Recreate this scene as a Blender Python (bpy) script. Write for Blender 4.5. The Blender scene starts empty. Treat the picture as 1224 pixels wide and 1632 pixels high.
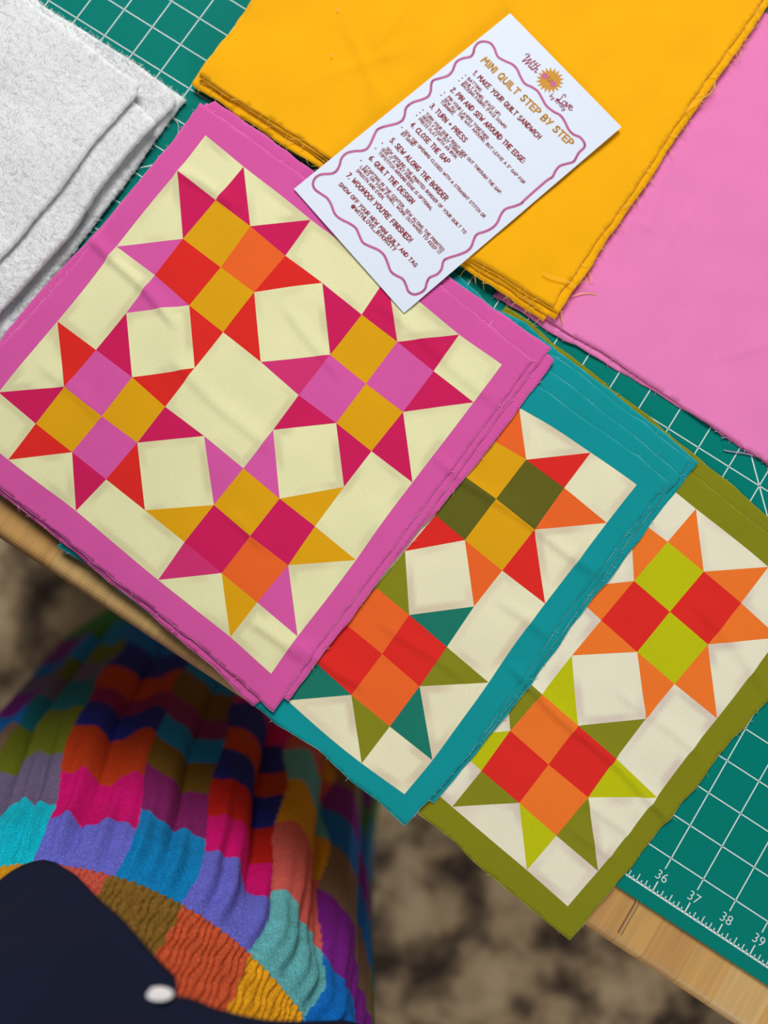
import bpy, bmesh, math, random
import numpy as np
from mathutils import Matrix, Vector
from mathutils.geometry import delaunay_2d_cdt

# ------------------------------------------------------------------ camera, light, exposure
I = 0.0254                       # all building numbers are in inches; z = 0 is the top of the cutting mat
FLOOR = -36.0
def V(x, y, z): return Vector(((x - 25.0) * I, y * I, (z - FLOOR) * I))
sc = bpy.context.scene
COL = sc.collection
CAM_C=[25.34113, 2.54283, 20.74986]
CAM_R=[[0.839979, 0.542164, 0.022231], [0.541271, -0.834301, -0.104724], [-0.03823, 0.099999, -0.994253]]
cam_d = bpy.data.cameras.new('camera')
cam = bpy.data.objects.new('camera', cam_d); COL.objects.link(cam)
cam_d.sensor_width = 36.0
cam_d.lens = 36.0 * 1200 / 1632
cam_d.clip_start = 0.02
m = Matrix([[CAM_R[0][i], -CAM_R[1][i], -CAM_R[2][i]] for i in range(3)]).to_4x4()
m.translation = V(*CAM_C)
cam.matrix_world = m
cam_d.dof.use_dof = True
cam_d.dof.focus_distance = 20.6 * I
cam_d.dof.aperture_fstop = 2.1
sc.camera = cam
world = bpy.data.worlds.new('room_light'); sc.world = world
world.use_nodes = True
world.node_tree.nodes['Background'].inputs[0].default_value = (0.86, 0.94, 1.0, 1)
world.node_tree.nodes['Background'].inputs[1].default_value = 0.08
ld = bpy.data.lights.new('window_light', 'AREA'); ld.shape = 'RECTANGLE'; ld.size = 1.8; ld.size_y = 1.5
ld.energy = 108; ld.color = (1.0, 0.985, 0.96)
lo = bpy.data.objects.new('window_light', ld); COL.objects.link(lo)
lo.location = V(26 - 50, 6 + 76, 88)
lo.rotation_euler = (V(26, 4, 0) - lo.location).to_track_quat('-Z', 'Y').to_euler()
l2 = bpy.data.lights.new('side_window_light', 'AREA'); l2.shape = 'RECTANGLE'; l2.size = 1.6; l2.size_y = 1.4
l2.energy = 74; l2.color = (1.0, 0.97, 0.93)
lo2 = bpy.data.objects.new('side_window_light', l2); COL.objects.link(lo2)
lo2.location = V(26 + 112, -84, 40)
lo2.rotation_euler = (V(34, -14, -20) - lo2.location).to_track_quat('-Z', 'Y').to_euler()
vs = sc.view_settings
vs.view_transform = 'Standard'; vs.look = 'None'; vs.exposure = 0.0; vs.gamma = 1.0; vs.use_curve_mapping = False

rnd = random.Random(7)
nr = np.random.RandomState(5)

# ------------------------------------------------------------------ measured plan (inches on the table)
CTRL={'pink':[(0,0,14.372,10.933),(0,1,14.316,9.602),(1,0,15.806,10.751),(1,1,15.718,9.478),(1,2,15.596,8.019),(0,3,14.158,6.813),(2,1,16.975,9.366),(3,0,18.293,10.474),(1,3,15.544,6.711),(3,3,18.071,6.385),(3,2,18.137,7.825),(3,1,18.279,9.189),(2,2,16.955,7.906),(2,3,16.841,6.512),(1,4,15.505,5.372),(4,1,19.584,9.097),(3,4,17.993,5.106),(4,3,19.414,6.252),(1,5,15.414,4.048),(3,5,17.927,3.764),(3,7,17.735,1.235),(1,7,15.242,1.453),(2,6,16.63,2.601),(0,5,14.049,4.134),(0,7,13.876,1.613),(1,6,15.295,2.722),(2,5,16.692,3.955),(2,7,16.533,1.344),(1,8,15.208,0.233),(3,8,17.548,0.086),(4,7,19.095,1.11),(3,6,17.864,2.525),(4,5,19.285,3.671),(5,1,21.02,8.922),(6,2,22.191,7.329),(5,3,20.811,6.042),(7,3,23.356,5.82),(7,1,23.576,8.666),(6,1,22.275,8.819),(5,2,20.915,7.472),(6,3,22.113,5.947),(7,2,23.486,7.226),(7,0,23.612,9.947),(8,1,24.986,8.525),(8,3,24.771,5.705),(7,4,23.265,4.581),(5,4,20.763,4.845),(8,0,25.075,9.864),(5,5,20.68,3.513),(6,6,21.875,2.073),(7,5,23.196,3.246),(7,7,23.025,0.695),(5,7,20.483,0.979),(6,5,21.971,3.357),(5,6,20.569,2.241),(7,6,23.168,1.975),(6,7,21.784,0.828),(8,5,24.631,3.083),(8,7,24.433,0.526),(7,8,22.937,-0.456),(5,8,20.464,-0.246),(8,8,24.383,-0.67)],'teal':[(6,2,26.945,6.585),(6,1,27.071,7.988),(7,1,28.375,7.89),(7,2,28.287,6.449),(7,3,28.136,5.016),(6,3,26.831,5.165),(5,0,26.135,9.133),(7,0,28.48,9.139),(8,1,29.877,7.707),(8,3,29.592,4.889),(7,4,28.001,3.772),(8,0,30.03,9.071),(5,3,25.79,5.306),(6,5,26.644,2.626),(7,5,27.964,2.455),(7,6,27.902,1.178),(6,6,26.593,1.355),(7,7,27.798,-0.14),(6,7,26.484,0.003),(8,5,29.417,2.268),(8,7,29.228,-0.261),(7,8,27.688,-1.341),(5,8,25.133,-1.039),(8,8,29.072,-1.396),(-0.62,8.62,17.657,-0.999)],'olive':[(6,2,32.626,6.579),(6,1,32.86,8.041),(5,1,31.595,8.205),(7,1,34.176,7.864),(7,2,33.965,6.388),(7,3,33.725,4.97),(6,3,32.423,5.155),(5,3,31.154,5.357),(5,2,31.362,6.765),(5,0,31.793,9.431),(7,0,34.315,9.136),(8,3,35.174,4.808),(7,4,33.539,3.752),(5,4,30.964,4.106),(6,6,31.939,1.302),(5,5,30.81,2.783),(6,5,32.069,2.604),(7,5,33.383,2.418),(5,6,30.603,1.499),(7,6,33.277,1.151),(7,7,33.072,-0.146),(6,7,31.787,0.038),(5,7,30.499,0.198),(8,5,34.827,2.148),(8,7,34.481,-0.32),(7,8,32.869,-1.314),(5,8,30.337,-1.01),(8,8,34.258,-1.511)]}
SHEETS={'pink1':[(13.68,11.675),(18.211,11.38),(20.966,11.086),(23.292,10.755),(25.732,10.435),(25.713,10.162),(25.481,6.626),(25.236,3.17),(25.034,0.398),(25.006,-0.368),(25.0,-1.066),(24.979,-1.458),(22.825,-1.141),(20.989,-0.977),(19.276,-0.863),(17.501,-0.679),(16.406,-0.594),(15.296,-0.495),(13.823,-0.337),(13.136,2.737),(13.272,3.45),(13.372,4.492),(13.438,5.279),(13.503,6.004),(13.529,7.22),(13.56,8.567),(13.66,9.862),(13.707,10.997)],'pink2':[(13.992,11.978),(15.708,11.891),(18.894,11.648),(22.416,11.212),(24.113,11.133),(25.989,11.05),(25.941,10.822),(25.934,10.426),(25.837,9.369),(25.63,5.747),(25.374,1.708),(25.231,0.522),(25.235,0.09),(25.187,-0.373),(25.151,-1.016),(22.765,-1.064),(17.501,-0.554),(13.735,-0.014),(13.122,2.632),(13.579,6.181),(13.653,8.853),(13.655,11.381)],'pink3':[(13.797,11.803),(17.671,11.54),(22.203,11.153),(25.746,10.88),(26.251,10.84),(26.198,10.111),(26.16,9.396),(25.991,7.138),(25.393,2.928),(24.935,-0.696),(24.425,-1.649),(22.957,-1.357),(21.384,-1.223),(20.708,-1.1),(19.236,-0.988),(17.557,-0.799),(16.339,-0.691),(15.246,-0.62),(13.698,-0.364),(13.014,2.756),(13.006,3.269),(13.061,4.054),(13.152,5.121),(13.286,5.969),(13.372,6.639),(13.447,7.27),(13.51,8.575),(13.626,9.884),(13.726,11.104)],'teal1':[(18.988,11.502),(22.501,10.683),(26.185,9.962),(26.848,9.932),(28.094,9.845),(29.738,9.767),(30.725,9.607),(30.466,7.354),(30.243,5.046),(30.122,2.79),(29.98,0.431),(29.892,-0.165),(29.713,-1.178),(29.624,-1.482),(29.515,-2.082),(28.535,-1.928),(27.713,-1.881),(26.495,-1.661),(25.208,-1.71),(23.9,-1.556),(23.018,-1.298),(21.662,-1.242),(20.665,-1.128),(19.703,-1.068),(18.788,-0.935),(17.657,-0.999),(18.223,5.3)],'teal2':[(19.207,11.66),(23.592,10.968),(26.26,10.528),(27.373,10.433),(28.553,10.279),(29.487,10.203),(30.956,9.961),(30.668,7.879),(30.477,5.5),(30.308,3.145),(30.109,0.896),(29.369,-1.689),(28.407,-1.73),(21.818,-0.885),(18.112,-0.866),(18.383,5.368)],'teal3':[(19.15,11.749),(22.703,11.303),(23.994,11.176),(26.028,10.971),(27.001,10.933),(28.444,10.75),(29.119,10.696),(30.991,10.496),(30.731,8.13),(30.528,5.695),(30.296,3.174),(30.079,0.95),(29.33,-1.625),(28.323,-1.599),(21.767,-0.819),(18.148,-0.638),(18.449,5.419)],'teal4':[(19.167,11.887),(22.502,11.515),(23.934,11.211),(24.983,11.359),(25.772,11.206),(26.486,11.126),(27.921,11.01),(29.123,10.842),(29.99,10.776),(31.183,10.571),(30.964,8.679),(30.747,6.316),(30.592,5.401),(30.42,2.884),(30.298,1.868),(30.096,0.278),(29.915,-0.927),(29.844,-1.19),(28.15,-1.331),(21.668,-0.683),(18.184,-0.409),(18.516,5.47)],'olive1':[(24.465,11.353),(26.481,11.091),(28.759,10.777),(31.162,10.245),(32.297,10.094),(33.851,9.948),(35.453,9.841),(36.972,9.647),(36.529,7.573),(36.115,5.986),(35.962,5.411),(35.929,4.996),(35.785,4.471),(35.745,4.171),(35.66,3.983),(35.667,3.672),(35.654,3.255),(35.49,2.359),(35.334,1.512),(35.177,0.291),(35.064,-0.252),(34.751,-2.209),(33.766,-2.12),(32.771,-2.023),(31.673,-1.914),(30.898,-1.738),(30.268,-1.665),(29.615,-1.632),(28.286,-1.541),(26.028,-1.146),(23.504,-0.997),(23.934,5.187)],'olive2':[(24.278,11.492),(24.548,11.485),(25.057,11.465),(25.951,11.302),(26.466,11.266),(27.465,11.176),(27.934,11.091),(29.372,10.977),(30.973,10.73),(32.002,10.626),(33.077,10.435),(33.622,10.375),(35.234,10.261),(36.992,10.009),(36.565,7.896),(36.112,6.019),(35.855,4.943),(35.619,3.303),(35.408,2.318),(35.208,1.327),(35.032,-0.019),(34.694,-2.101),(33.735,-2.059),(32.503,-1.961),(30.334,-1.64),(28.245,-1.478),(23.526,-0.886),(23.932,5.19)]}
FAB={'yellow1':[(13.214,12.367),(14.016,12.321),(14.985,12.365),(16.328,12.361),(17.737,12.279),(20.541,12.068),(23.307,12.034),(24.329,12.078),(25.195,12.098),(25.389,12.105),(25.398,12.893),(25.422,13.818),(25.439,14.59),(25.523,15.91),(25.55,17.609),(25.547,19.037),(25.565,20.177),(25.647,21.763),(25.708,23.472),(26.089,36.466),(13.129,28.17),(13.199,15.17),(13.196,14.286),(13.198,13.27),(13.214,12.367)],'yellow2':[(13.207,12.308),(13.983,12.291),(15.026,12.291),(16.382,12.271),(17.777,12.213),(20.601,11.979),(23.357,11.969),(24.395,11.989),(25.37,12.037),(25.607,12.06),(25.638,12.764),(25.685,13.816),(25.66,14.695),(25.706,15.702),(25.77,17.271),(25.739,18.384),(25.781,19.37),(25.803,19.808),(25.808,20.686),(25.899,21.756),(25.927,23.555),(26.275,36.55),(13.055,28.175),(13.176,15.176),(13.187,14.276),(13.189,13.235),(13.203,12.282)],'yellow3':[(13.334,12.259),(14.094,12.299),(15.469,12.263),(16.796,12.224),(18.168,12.104),(20.627,11.943),(23.439,11.855),(24.247,11.877),(24.953,11.856),(25.623,11.857),(25.62,12.582),(25.654,13.738),(25.666,15.685),(25.736,17.245),(25.756,19.354),(25.856,21.703),(25.855,23.518),(26.134,36.515),(12.452,28.222),(13.144,15.24),(13.178,14.304),(13.179,13.26),(13.304,12.239)],'yellow4':[(13.106,12.088),(13.341,12.034),(13.911,12.064),(15.018,12.011),(15.644,11.987),(16.692,11.946),(17.521,11.968),(20.525,11.776),(23.548,11.699),(24.083,11.688),(24.653,11.687),(25.159,11.667),(25.393,11.645),(25.428,12.929),(25.461,14.092),(25.539,15.937),(25.57,17.57),(25.637,19.607),(25.747,21.95),(25.73,23.494),(26.101,36.489),(13.007,28.176),(13.066,15.176),(13.084,14.228),(13.086,13.182),(13.08,12.094)],'pink_a':[(23.915,11.812),(25.466,11.781),(26.546,11.778),(27.277,11.823),(28.114,11.821),(28.414,11.801),(29.92,11.736),(30.909,11.708),(31.885,11.699),(32.844,11.655),(34.973,11.719),(36.829,11.664),(36.854,12.729),(36.968,14.397),(37.582,23.376),(23.928,23.565),(23.918,14.565),(23.907,13.195),(23.915,11.812)],'pink_b':[(23.78,11.549),(24.782,11.595),(25.813,11.518),(26.996,11.627),(27.554,11.629),(28.228,11.668),(29.156,11.687),(30.45,11.71),(31.117,11.671),(31.975,11.65),(35.051,11.651),(36.911,11.596),(36.927,12.678),(37.041,14.349),(37.654,23.328),(23.913,23.413),(23.812,14.414),(23.801,13.044),(23.78,11.549)]}
BAT={'b1':[(12.149,11.0),(12.146,10.018),(12.074,9.112),(12.067,8.122),(12.04,7.305),(11.994,6.723),(11.941,5.376),(11.891,4.694),(11.74,2.31),(5.744,3.524),(4.197,11.672),(7.926,11.39),(9.639,11.28),(10.701,11.158),(11.512,11.079)],'b2':[(12.169,10.613),(13.003,10.437),(13.007,10.121),(12.877,8.948),(12.867,7.376),(12.913,6.347),(12.804,4.922),(12.66,3.449),(12.528,1.098),(5.823,3.238),(4.099,11.66),(8.287,11.385),(9.574,11.427)],'b3':[(12.136,11.586),(13.022,11.377),(12.959,10.458),(12.819,8.995),(12.815,7.416),(12.861,6.379),(12.74,4.958),(12.595,3.474),(12.464,1.044),(5.792,3.096),(3.882,11.809),(8.032,11.661),(9.272,11.68),(10.263,11.656),(11.237,11.651)],'b4':[(12.627,11.652),(13.145,11.601),(13.143,11.413),(13.137,10.688),(13.149,9.911),(13.19,8.567),(13.158,6.944),(13.118,5.175),(13.057,3.971),(12.977,2.807),(12.798,0.431),(5.743,2.952),(3.779,11.937),(8.111,11.707),(9.222,11.713),(10.242,11.684),(11.247,11.671),(12.02,11.67)]}
CARD=[(19.702,18.912,0.47),(24.255,17.693,0.47),(21.986,9.602,0.39),(17.407,10.953,0.39)]
LINES=[('MINI QUILT STEP BY STEP', (0.565, 1.574), (4.173, 1.421), 't'), ('1. MAKE YOUR QUILT SANDWICH', (0.697, 2.045), (3.428, 1.982), 'h'), ('BATTING', (0.725, 2.306), (1.244, 2.284), 'b'), ('QUILT PANEL (FACE UP)', (0.728, 2.45), (2.164, 2.381), 'b'), ('BACKING FABRIC (FACE DOWN)', (0.733, 2.563), (2.555, 2.509), 'b'), ('2. PIN AND SEW AROUND THE EDGE:', (0.666, 2.876), (3.676, 2.814), 'h'), ('PIN YOUR LAYERS TOGETHER.', (0.771, 3.13), (2.496, 3.127), 'b'), ('SEW ALL THE WAY AROUND, BUT LEAVE A 5" GAP FOR', (0.749, 3.258), (4.145, 3.247), 'b'), ('TURNING.', (0.742, 3.383), (1.279, 3.373), 'b'), ('3. TURN + PRESS', (0.642, 3.673), (2.102, 3.647), 'h'), ('TURN YOUR QUILT RIGHT SIDE OUT THROUGH THE GAP.', (0.733, 3.952), (3.941, 3.956), 'b'), ('GENTLY PUSH OUT CORNERS', (0.742, 4.086), (2.411, 4.056), 'b'), ('PRESS FLAT WITH AN IRON.', (0.735, 4.215), (2.33, 4.197), 'b'), ('4. CLOSE THE GAP', (0.709, 4.476), (2.265, 4.462), 'h'), ('SEW THE OPENING CLOSED WITH A STRAIGHT STITCH OR', (0.739, 4.778), (4.156, 4.774), 'b'), ('BY HAND', (0.738, 4.895), (1.229, 4.871), 'b'), ('5. SEW ALONG THE BORDER', (0.685, 5.248), (3.055, 5.235), 'h'), ('SEW AROUND THE PRINTED BORDER OF YOUR QUILT TO', (0.789, 5.515), (4.149, 5.498), 'b'), ('GIVE IT A NEAT FINISH.', (0.731, 5.631), (2.077, 5.627), 'b'), ('TOPSTITCH AROUND EDGE IS OPTIONAL', (0.748, 5.767), (3.008, 5.759), 'b'), ('6. QUILT THE DESIGN', (0.696, 6.051), (2.496, 6.022), 'h'), ('STARTING IN THE CENTER, SEW ALONG THE PRINTED', (0.805, 6.336), (4.127, 6.313), 'b'), ('LINES ON YOUR PANEL, WORK OUTWARD TO KEEP IT', (0.733, 6.45), (4.135, 6.445), 'b'), ('SMOOTH AND EVEN.', (0.737, 6.599), (1.873, 6.587), 'b'), ("7. WOOHOO! YOU'RE FINISHED!", (0.668, 6.881), (3.314, 6.817), 'h'), ('SHOW OFF YOUR NEW MINI QUILT AND TAG', (0.726, 7.24), (3.958, 7.185), 'm'), ('@WITHLOVE_BYKRISTY', (1.435, 7.402), (3.221, 7.332), 'm')]
DOTS=[(0.605,2.307),(0.605,2.435),(0.602,2.562),(0.606,3.13),(0.603,3.256),(0.605,3.954),(0.603,4.078),(0.605,4.207),(0.603,4.773),(0.6,5.518),(0.592,5.769),(0.593,6.33)]
WAVE=[(0.141,1.542),(0.091,1.355),(0.161,1.19),(0.326,1.083),(0.522,1.102),(0.768,1.201),(0.993,1.15),(1.227,1.051),(1.44,1.048),(1.692,1.137),(1.923,1.18),(2.142,1.098),(2.349,1.063),(2.595,1.121),(2.84,1.178),(3.105,1.142),(3.308,1.077),(3.519,1.104),(3.792,1.191),(3.999,1.188),(4.184,1.107),(4.392,1.134),(4.487,1.224),(4.503,1.438),(4.56,1.605),(4.601,1.757),(4.514,1.957),(4.44,2.141),(4.47,2.338),(4.542,2.517),(4.516,2.745),(4.526,3.533),(4.541,3.727),(4.476,3.923),(4.373,4.162),(4.403,4.368),(4.517,4.625),(4.534,4.844),(4.483,5.052),(4.394,5.274),(4.448,5.449),(4.557,5.649),(4.571,5.838),(4.497,6.072),(4.373,6.362),(4.359,6.525),(4.492,6.713),(4.521,6.913),(4.459,7.131),(4.51,7.275),(4.616,7.443),(4.616,7.616),(4.529,7.786),(4.37,7.843),(4.179,7.774),(3.99,7.732),(3.77,7.811),(3.599,7.834),(3.35,7.741),(3.13,7.673),(2.904,7.7),(2.645,7.822),(2.461,7.886),(2.253,7.831),(2.029,7.762),(1.815,7.801),(1.539,7.912),(1.309,7.939),(1.052,7.845),(0.827,7.803),(0.598,7.857),(0.408,7.895),(0.244,7.841),(0.149,7.677),(0.175,7.475),(0.34,7.241),(0.379,7.074),(0.304,6.885),(0.188,6.712),(0.165,6.492),(0.269,6.279),(0.404,6.092),(0.425,5.882),(0.218,5.429),(0.212,5.268),(0.281,5.093),(0.415,4.817),(0.45,4.631),(0.38,4.471),(0.257,4.323),(0.219,4.172),(0.245,3.997),(0.341,3.764),(0.386,3.565),(0.304,3.392),(0.169,3.253),(0.113,3.123),(0.182,2.944),(0.278,2.709),(0.258,2.511),(0.177,2.357),(0.118,2.203),(0.163,2.002),(0.265,1.81),(0.227,1.654)]
LOGO={'sun':(2.32,0.561),'tip':(2.594,0.245),'With':((1.274,0.637),(1.869,0.587)),'Love':((2.86,0.712),(3.41,0.62)),'by':((2.661,0.84),(3.288,0.829)),'ch':[(2.126,0.586),(2.466,0.572)],'eye':[(2.244,0.519),(2.353,0.517)],'mouth':(2.308,0.59)}
CW=4.743685157243604
CH=8.344045528281132
# ------------------------------------------------------------------ helpers
def lin(c):
    return tuple(((v / 255) / 12.92 if v <= 10 else ((v / 255 + 0.055) / 1.055) ** 2.4) for v in c)
def nodes(name):
    mt = bpy.data.materials.new(name); mt.use_nodes = True
    nt = mt.node_tree; return mt, nt, nt.nodes['Principled BSDF']
def add(nt, t, **k):
    n = nt.nodes.new(t)
    for a, b in k.items(): setattr(n, a, b)
    return n
def fabric(name, rgb, scale=1500.0, var=0.10, bump=0.25, rough=0.92, big=0.06, sheen=0.0):
    """woven cotton: tiny thread speckle in colour and relief, slow uneven dye"""
    mt, nt, p = nodes(name); c = lin(rgb)
    tc = add(nt, 'ShaderNodeTexCoord')
    n1 = add(nt, 'ShaderNodeTexNoise'); n1.inputs['Scale'].default_value = scale; n1.inputs['Detail'].default_value = 1.0
    n2 = add(nt, 'ShaderNodeTexNoise'); n2.inputs['Scale'].default_value = 28; n2.inputs['Detail'].default_value = 3
    nt.links.new(tc.outputs['Object'], n1.inputs['Vector']); nt.links.new(tc.outputs['Object'], n2.inputs['Vector'])
    mm = add(nt, 'ShaderNodeMath', operation='MULTIPLY_ADD'); mm.inputs[1].default_value = var * 2; mm.inputs[2].default_value = 1 - var
    nt.links.new(n1.outputs['Fac'], mm.inputs[0])
    m2 = add(nt, 'ShaderNodeMath', operation='MULTIPLY_ADD'); m2.inputs[1].default_value = big * 2; m2.inputs[2].default_value = 1 - big
    nt.links.new(n2.outputs['Fac'], m2.inputs[0])
    m3 = add(nt, 'ShaderNodeMath', operation='MULTIPLY'); nt.links.new(mm.outputs[0], m3.inputs[0]); nt.links.new(m2.outputs[0], m3.inputs[1])
    vm = add(nt, 'ShaderNodeVectorMath', operation='SCALE'); vm.inputs[0].default_value = c; nt.links.new(m3.outputs[0], vm.inputs['Scale'])
    nt.links.new(vm.outputs[0], p.inputs['Base Color'])
    p.inputs['Roughness'].default_value = rough
    p.inputs['Specular IOR Level'].default_value = 0.18
    if sheen: p.inputs['Sheen Weight'].default_value = sheen
    b = add(nt, 'ShaderNodeBump'); b.inputs['Strength'].default_value = bump; b.inputs['Distance'].default_value = 0.0004
    nt.links.new(n1.outputs['Fac'], b.inputs['Height']); nt.links.new(b.outputs[0], p.inputs['Normal'])
    return mt
def plain(name, rgb, rough=0.6, spec=0.3, metal=0.0):
    mt, nt, p = nodes(name)
    p.inputs['Base Color'].default_value = (*lin(rgb), 1); p.inputs['Roughness'].default_value = rough
    p.inputs['Specular IOR Level'].default_value = spec; p.inputs['Metallic'].default_value = metal
    return mt
def mesh_obj(name, verts, faces, mat, parent=None, base=None, smooth=True, normals=None):
    """one mesh object; verts in inches (world); a top-level object gets its origin at base, a child shares its parent's origin"""
    verts = np.asarray(verts, float)
    if parent is not None: base = parent['_b'] if '_b' in parent else (25, 0, FLOOR)
    if base is None: base = (verts[:, 0].mean(), verts[:, 1].mean(), verts[:, 2].min())
    base = tuple(float(b) for b in base)
    loc = (verts - np.array(base)) * I
    me = bpy.data.meshes.new(name); me.from_pydata(loc.tolist(), [], [list(map(int, f)) for f in faces])
    for mt in (mat if isinstance(mat, (list, tuple)) else [mat]): me.materials.append(mt)
    if smooth: me.polygons.foreach_set('use_smooth', [True] * len(me.polygons))
    me.update()
    o = bpy.data.objects.new(name, me); COL.objects.link(o)
    if parent is not None: o.parent = parent
    else: o.location = V(*base)
    if normals is not None: me.normals_split_custom_set_from_vertices([tuple(n) for n in normals])
    BASES[o.name] = base
    return o
BASES = {}
def child(parent, name, verts, faces, mat, **k):
    verts = np.asarray(verts, float)
    me_base = BASES[parent.name]
    loc = (verts - np.array(me_base)) * I
    me = bpy.data.meshes.new(name); me.from_pydata(loc.tolist(), [], [list(map(int, f)) for f in faces])
    for mt in (mat if isinstance(mat, (list, tuple)) else [mat]): me.materials.append(mt)
    if k.get('smooth', True): me.polygons.foreach_set('use_smooth', [True] * len(me.polygons))
    me.update()
    if k.get('normals') is not None: me.normals_split_custom_set_from_vertices([tuple(n) for n in k['normals']])
    o = bpy.data.objects.new(name, me); COL.objects.link(o); o.parent = parent
    BASES[o.name] = me_base
    if k.get('label'): o['label'] = k['label']
    if k.get('kind'): o['kind'] = k['kind']
    return o
def empty(name, base):
    o = bpy.data.objects.new(name, None); COL.objects.link(o); o.location = V(*base); o.empty_display_size = 0.02
    BASES[o.name] = tuple(base); return o
def tag(o, label, cat, group=None):
    o['label'] = label; o['category'] = cat
    if group: o['group'] = group
    return o

class MB:
    def __init__(s): s.v = []; s.f = []
    def add(s, v, f):
        n = len(s.v); s.v += [tuple(map(float, q)) for q in v]; s.f += [[i + n for i in q] for q in f]
    def box(s, x0, x1, y0, y1, z0, z1, bev=0.0):
        b = bev
        if b <= 0:
            v = [(x, y, z) for z in (z0, z1) for y in (y0, y1) for x in (x0, x1)]
            s.add(v, [(0, 2, 3, 1), (4, 5, 7, 6), (0, 1, 5, 4), (2, 6, 7, 3), (0, 4, 6, 2), (1, 3, 7, 5)]); return
        rings = [(z0, b), (z0 + b, 0), (z1 - b, 0), (z1, b)]
        v = []
        for z, q in rings: v += [(x0 + q, y0 + q, z), (x1 - q, y0 + q, z), (x1 - q, y1 - q, z), (x0 + q, y1 - q, z)]
        f = [(3, 2, 1, 0), (12, 13, 14, 15)]
        for r in range(3):
            for i in range(4):
                j = (i + 1) % 4; f.append((r * 4 + i, r * 4 + j, r * 4 + 4 + j, r * 4 + 4 + i))
        s.add(v, f)
    def tube(s, pts, r, n=5, taper=False, closed=False):
        P = np.array(pts, float); k = len(P)
        T = np.roll(P, -1, 0) - np.roll(P, 1, 0) if closed else np.gradient(P, axis=0)
        T /= np.maximum(np.linalg.norm(T, axis=1)[:, None], 1e-9)
        up = np.array([0, 0, 1.0])
        A = np.cross(T, up); la = np.linalg.norm(A, axis=1); A[la < 1e-3] = (1, 0, 0); A /= np.linalg.norm(A, axis=1)[:, None]
        B = np.cross(A, T)
        v = []
        for i in range(k):
            rr = (r[i] if hasattr(r, '__len__') else r)
            for j in range(n):
                a = 2 * math.pi * j / n; v.append(P[i] + rr * (math.cos(a) * A[i] + math.sin(a) * B[i]))
        f = []
        for i in range(k if closed else k - 1):
            i2 = (i + 1) % k
            for j in range(n): f.append((i * n + j, i * n + (j + 1) % n, i2 * n + (j + 1) % n, i2 * n + j))
        if not closed: f += [tuple(range(n))[::-1], tuple((k - 1) * n + j for j in range(n))]
        s.add(v, f)
    def build(s, name, mat, parent=None, **k):
        if parent is not None: return child(parent, name, s.v, s.f, mat, **k)
        return mesh_obj(name, s.v, s.f, mat, smooth=k.get('smooth', True), base=k.get('base'))

def bez(p0, c, p1, n=8):
    t = np.linspace(0, 1, n)[:, None]; p0, c, p1 = map(lambda q: np.array(q, float), (p0, c, p1))
    return (1 - t) ** 2 * p0 + 2 * t * (1 - t) * c + t * t * p1
def smooth_poly(pts, n=6, closed=False):
    P = np.array(pts, float); k = len(P); out = []
    for i in range(k if closed else k - 1):
        g = (lambda j: P[j % k]) if closed else (lambda j: P[min(max(j, 0), k - 1)])
        p0, p1, p2, p3 = g(i - 1), g(i), g(i + 1), g(i + 2)
        for t in np.linspace(0, 1, n, endpoint=False):
            out.append(0.5 * (2 * p1 + (p2 - p0) * t + (2 * p0 - 5 * p1 + 4 * p2 - p3) * t * t + (3 * p1 - p0 - 3 * p2 + p3) * t ** 3))
    if not closed: out.append(P[-1])
    return np.array(out)
class Waves:
    """cheap smooth noise: a sum of plane waves"""
    def __init__(s, seed, wl0, wl1, n=14):
        r = np.random.RandomState(seed); a = r.rand(n) * 2 * math.pi; w = np.exp(r.uniform(math.log(wl0), math.log(wl1), n))
        s.k = np.stack([np.cos(a), np.sin(a)], 1) * (2 * math.pi / w)[:, None]; s.p = r.rand(n) * 6.28; s.n = n
    def __call__(s, x, y):
        return np.sin(x[:, None] * s.k[:, 0] + y[:, None] * s.k[:, 1] + s.p).sum(1) / math.sqrt(s.n)
def densify(poly, step, jit=0.0, seed=0):
    P = np.array(poly, float); out = []; r = np.random.RandomState(seed)
    for i in range(len(P)):
        a, b = P[i], P[(i + 1) % len(P)]; L = np.linalg.norm(b - a); n = max(1, int(round(L / step)))
        nrm = np.array([-(b - a)[1], (b - a)[0]]) / max(L, 1e-6)
        for k in range(n):
            q = a + (b - a) * k / n
            if jit and k: q = q + nrm * jit * r.uniform(-1, 1)
            out.append(q)
    return np.array(out)
def wavy(ring, seed, amp):
    """slow scissor waviness along a cut edge"""
    w = Waves(seed + 900, .5, 1.8); w2 = Waves(seed + 950, .5, 1.8)
    return ring + amp * np.c_[w(ring[:, 0], ring[:, 1]), w2(ring[:, 0], ring[:, 1])]
def inside(px, py, poly):
    c = np.zeros(len(px), bool); n = len(poly)
    for i in range(n):
        x1, y1 = poly[i]; x2, y2 = poly[(i + 1) % n]
        if y1 == y2: continue
        h = ((y1 > py) != (y2 > py)) & (px < (x2 - x1) * (py - y1) / (y2 - y1) + x1)
        c ^= h
    return c
def dist_to(px, py, segs):
    d = np.full(len(px), 1e9)
    for (a, b) in segs:
        ax, ay = a; bx, by = b; dx, dy = bx - ax, by - ay; L2 = dx * dx + dy * dy + 1e-12
        t = np.clip(((px - ax) * dx + (py - ay) * dy) / L2, 0, 1)
        d = np.minimum(d, (px - ax - t * dx) ** 2 + (py - ay - t * dy) ** 2)
    return np.sqrt(d)
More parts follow.
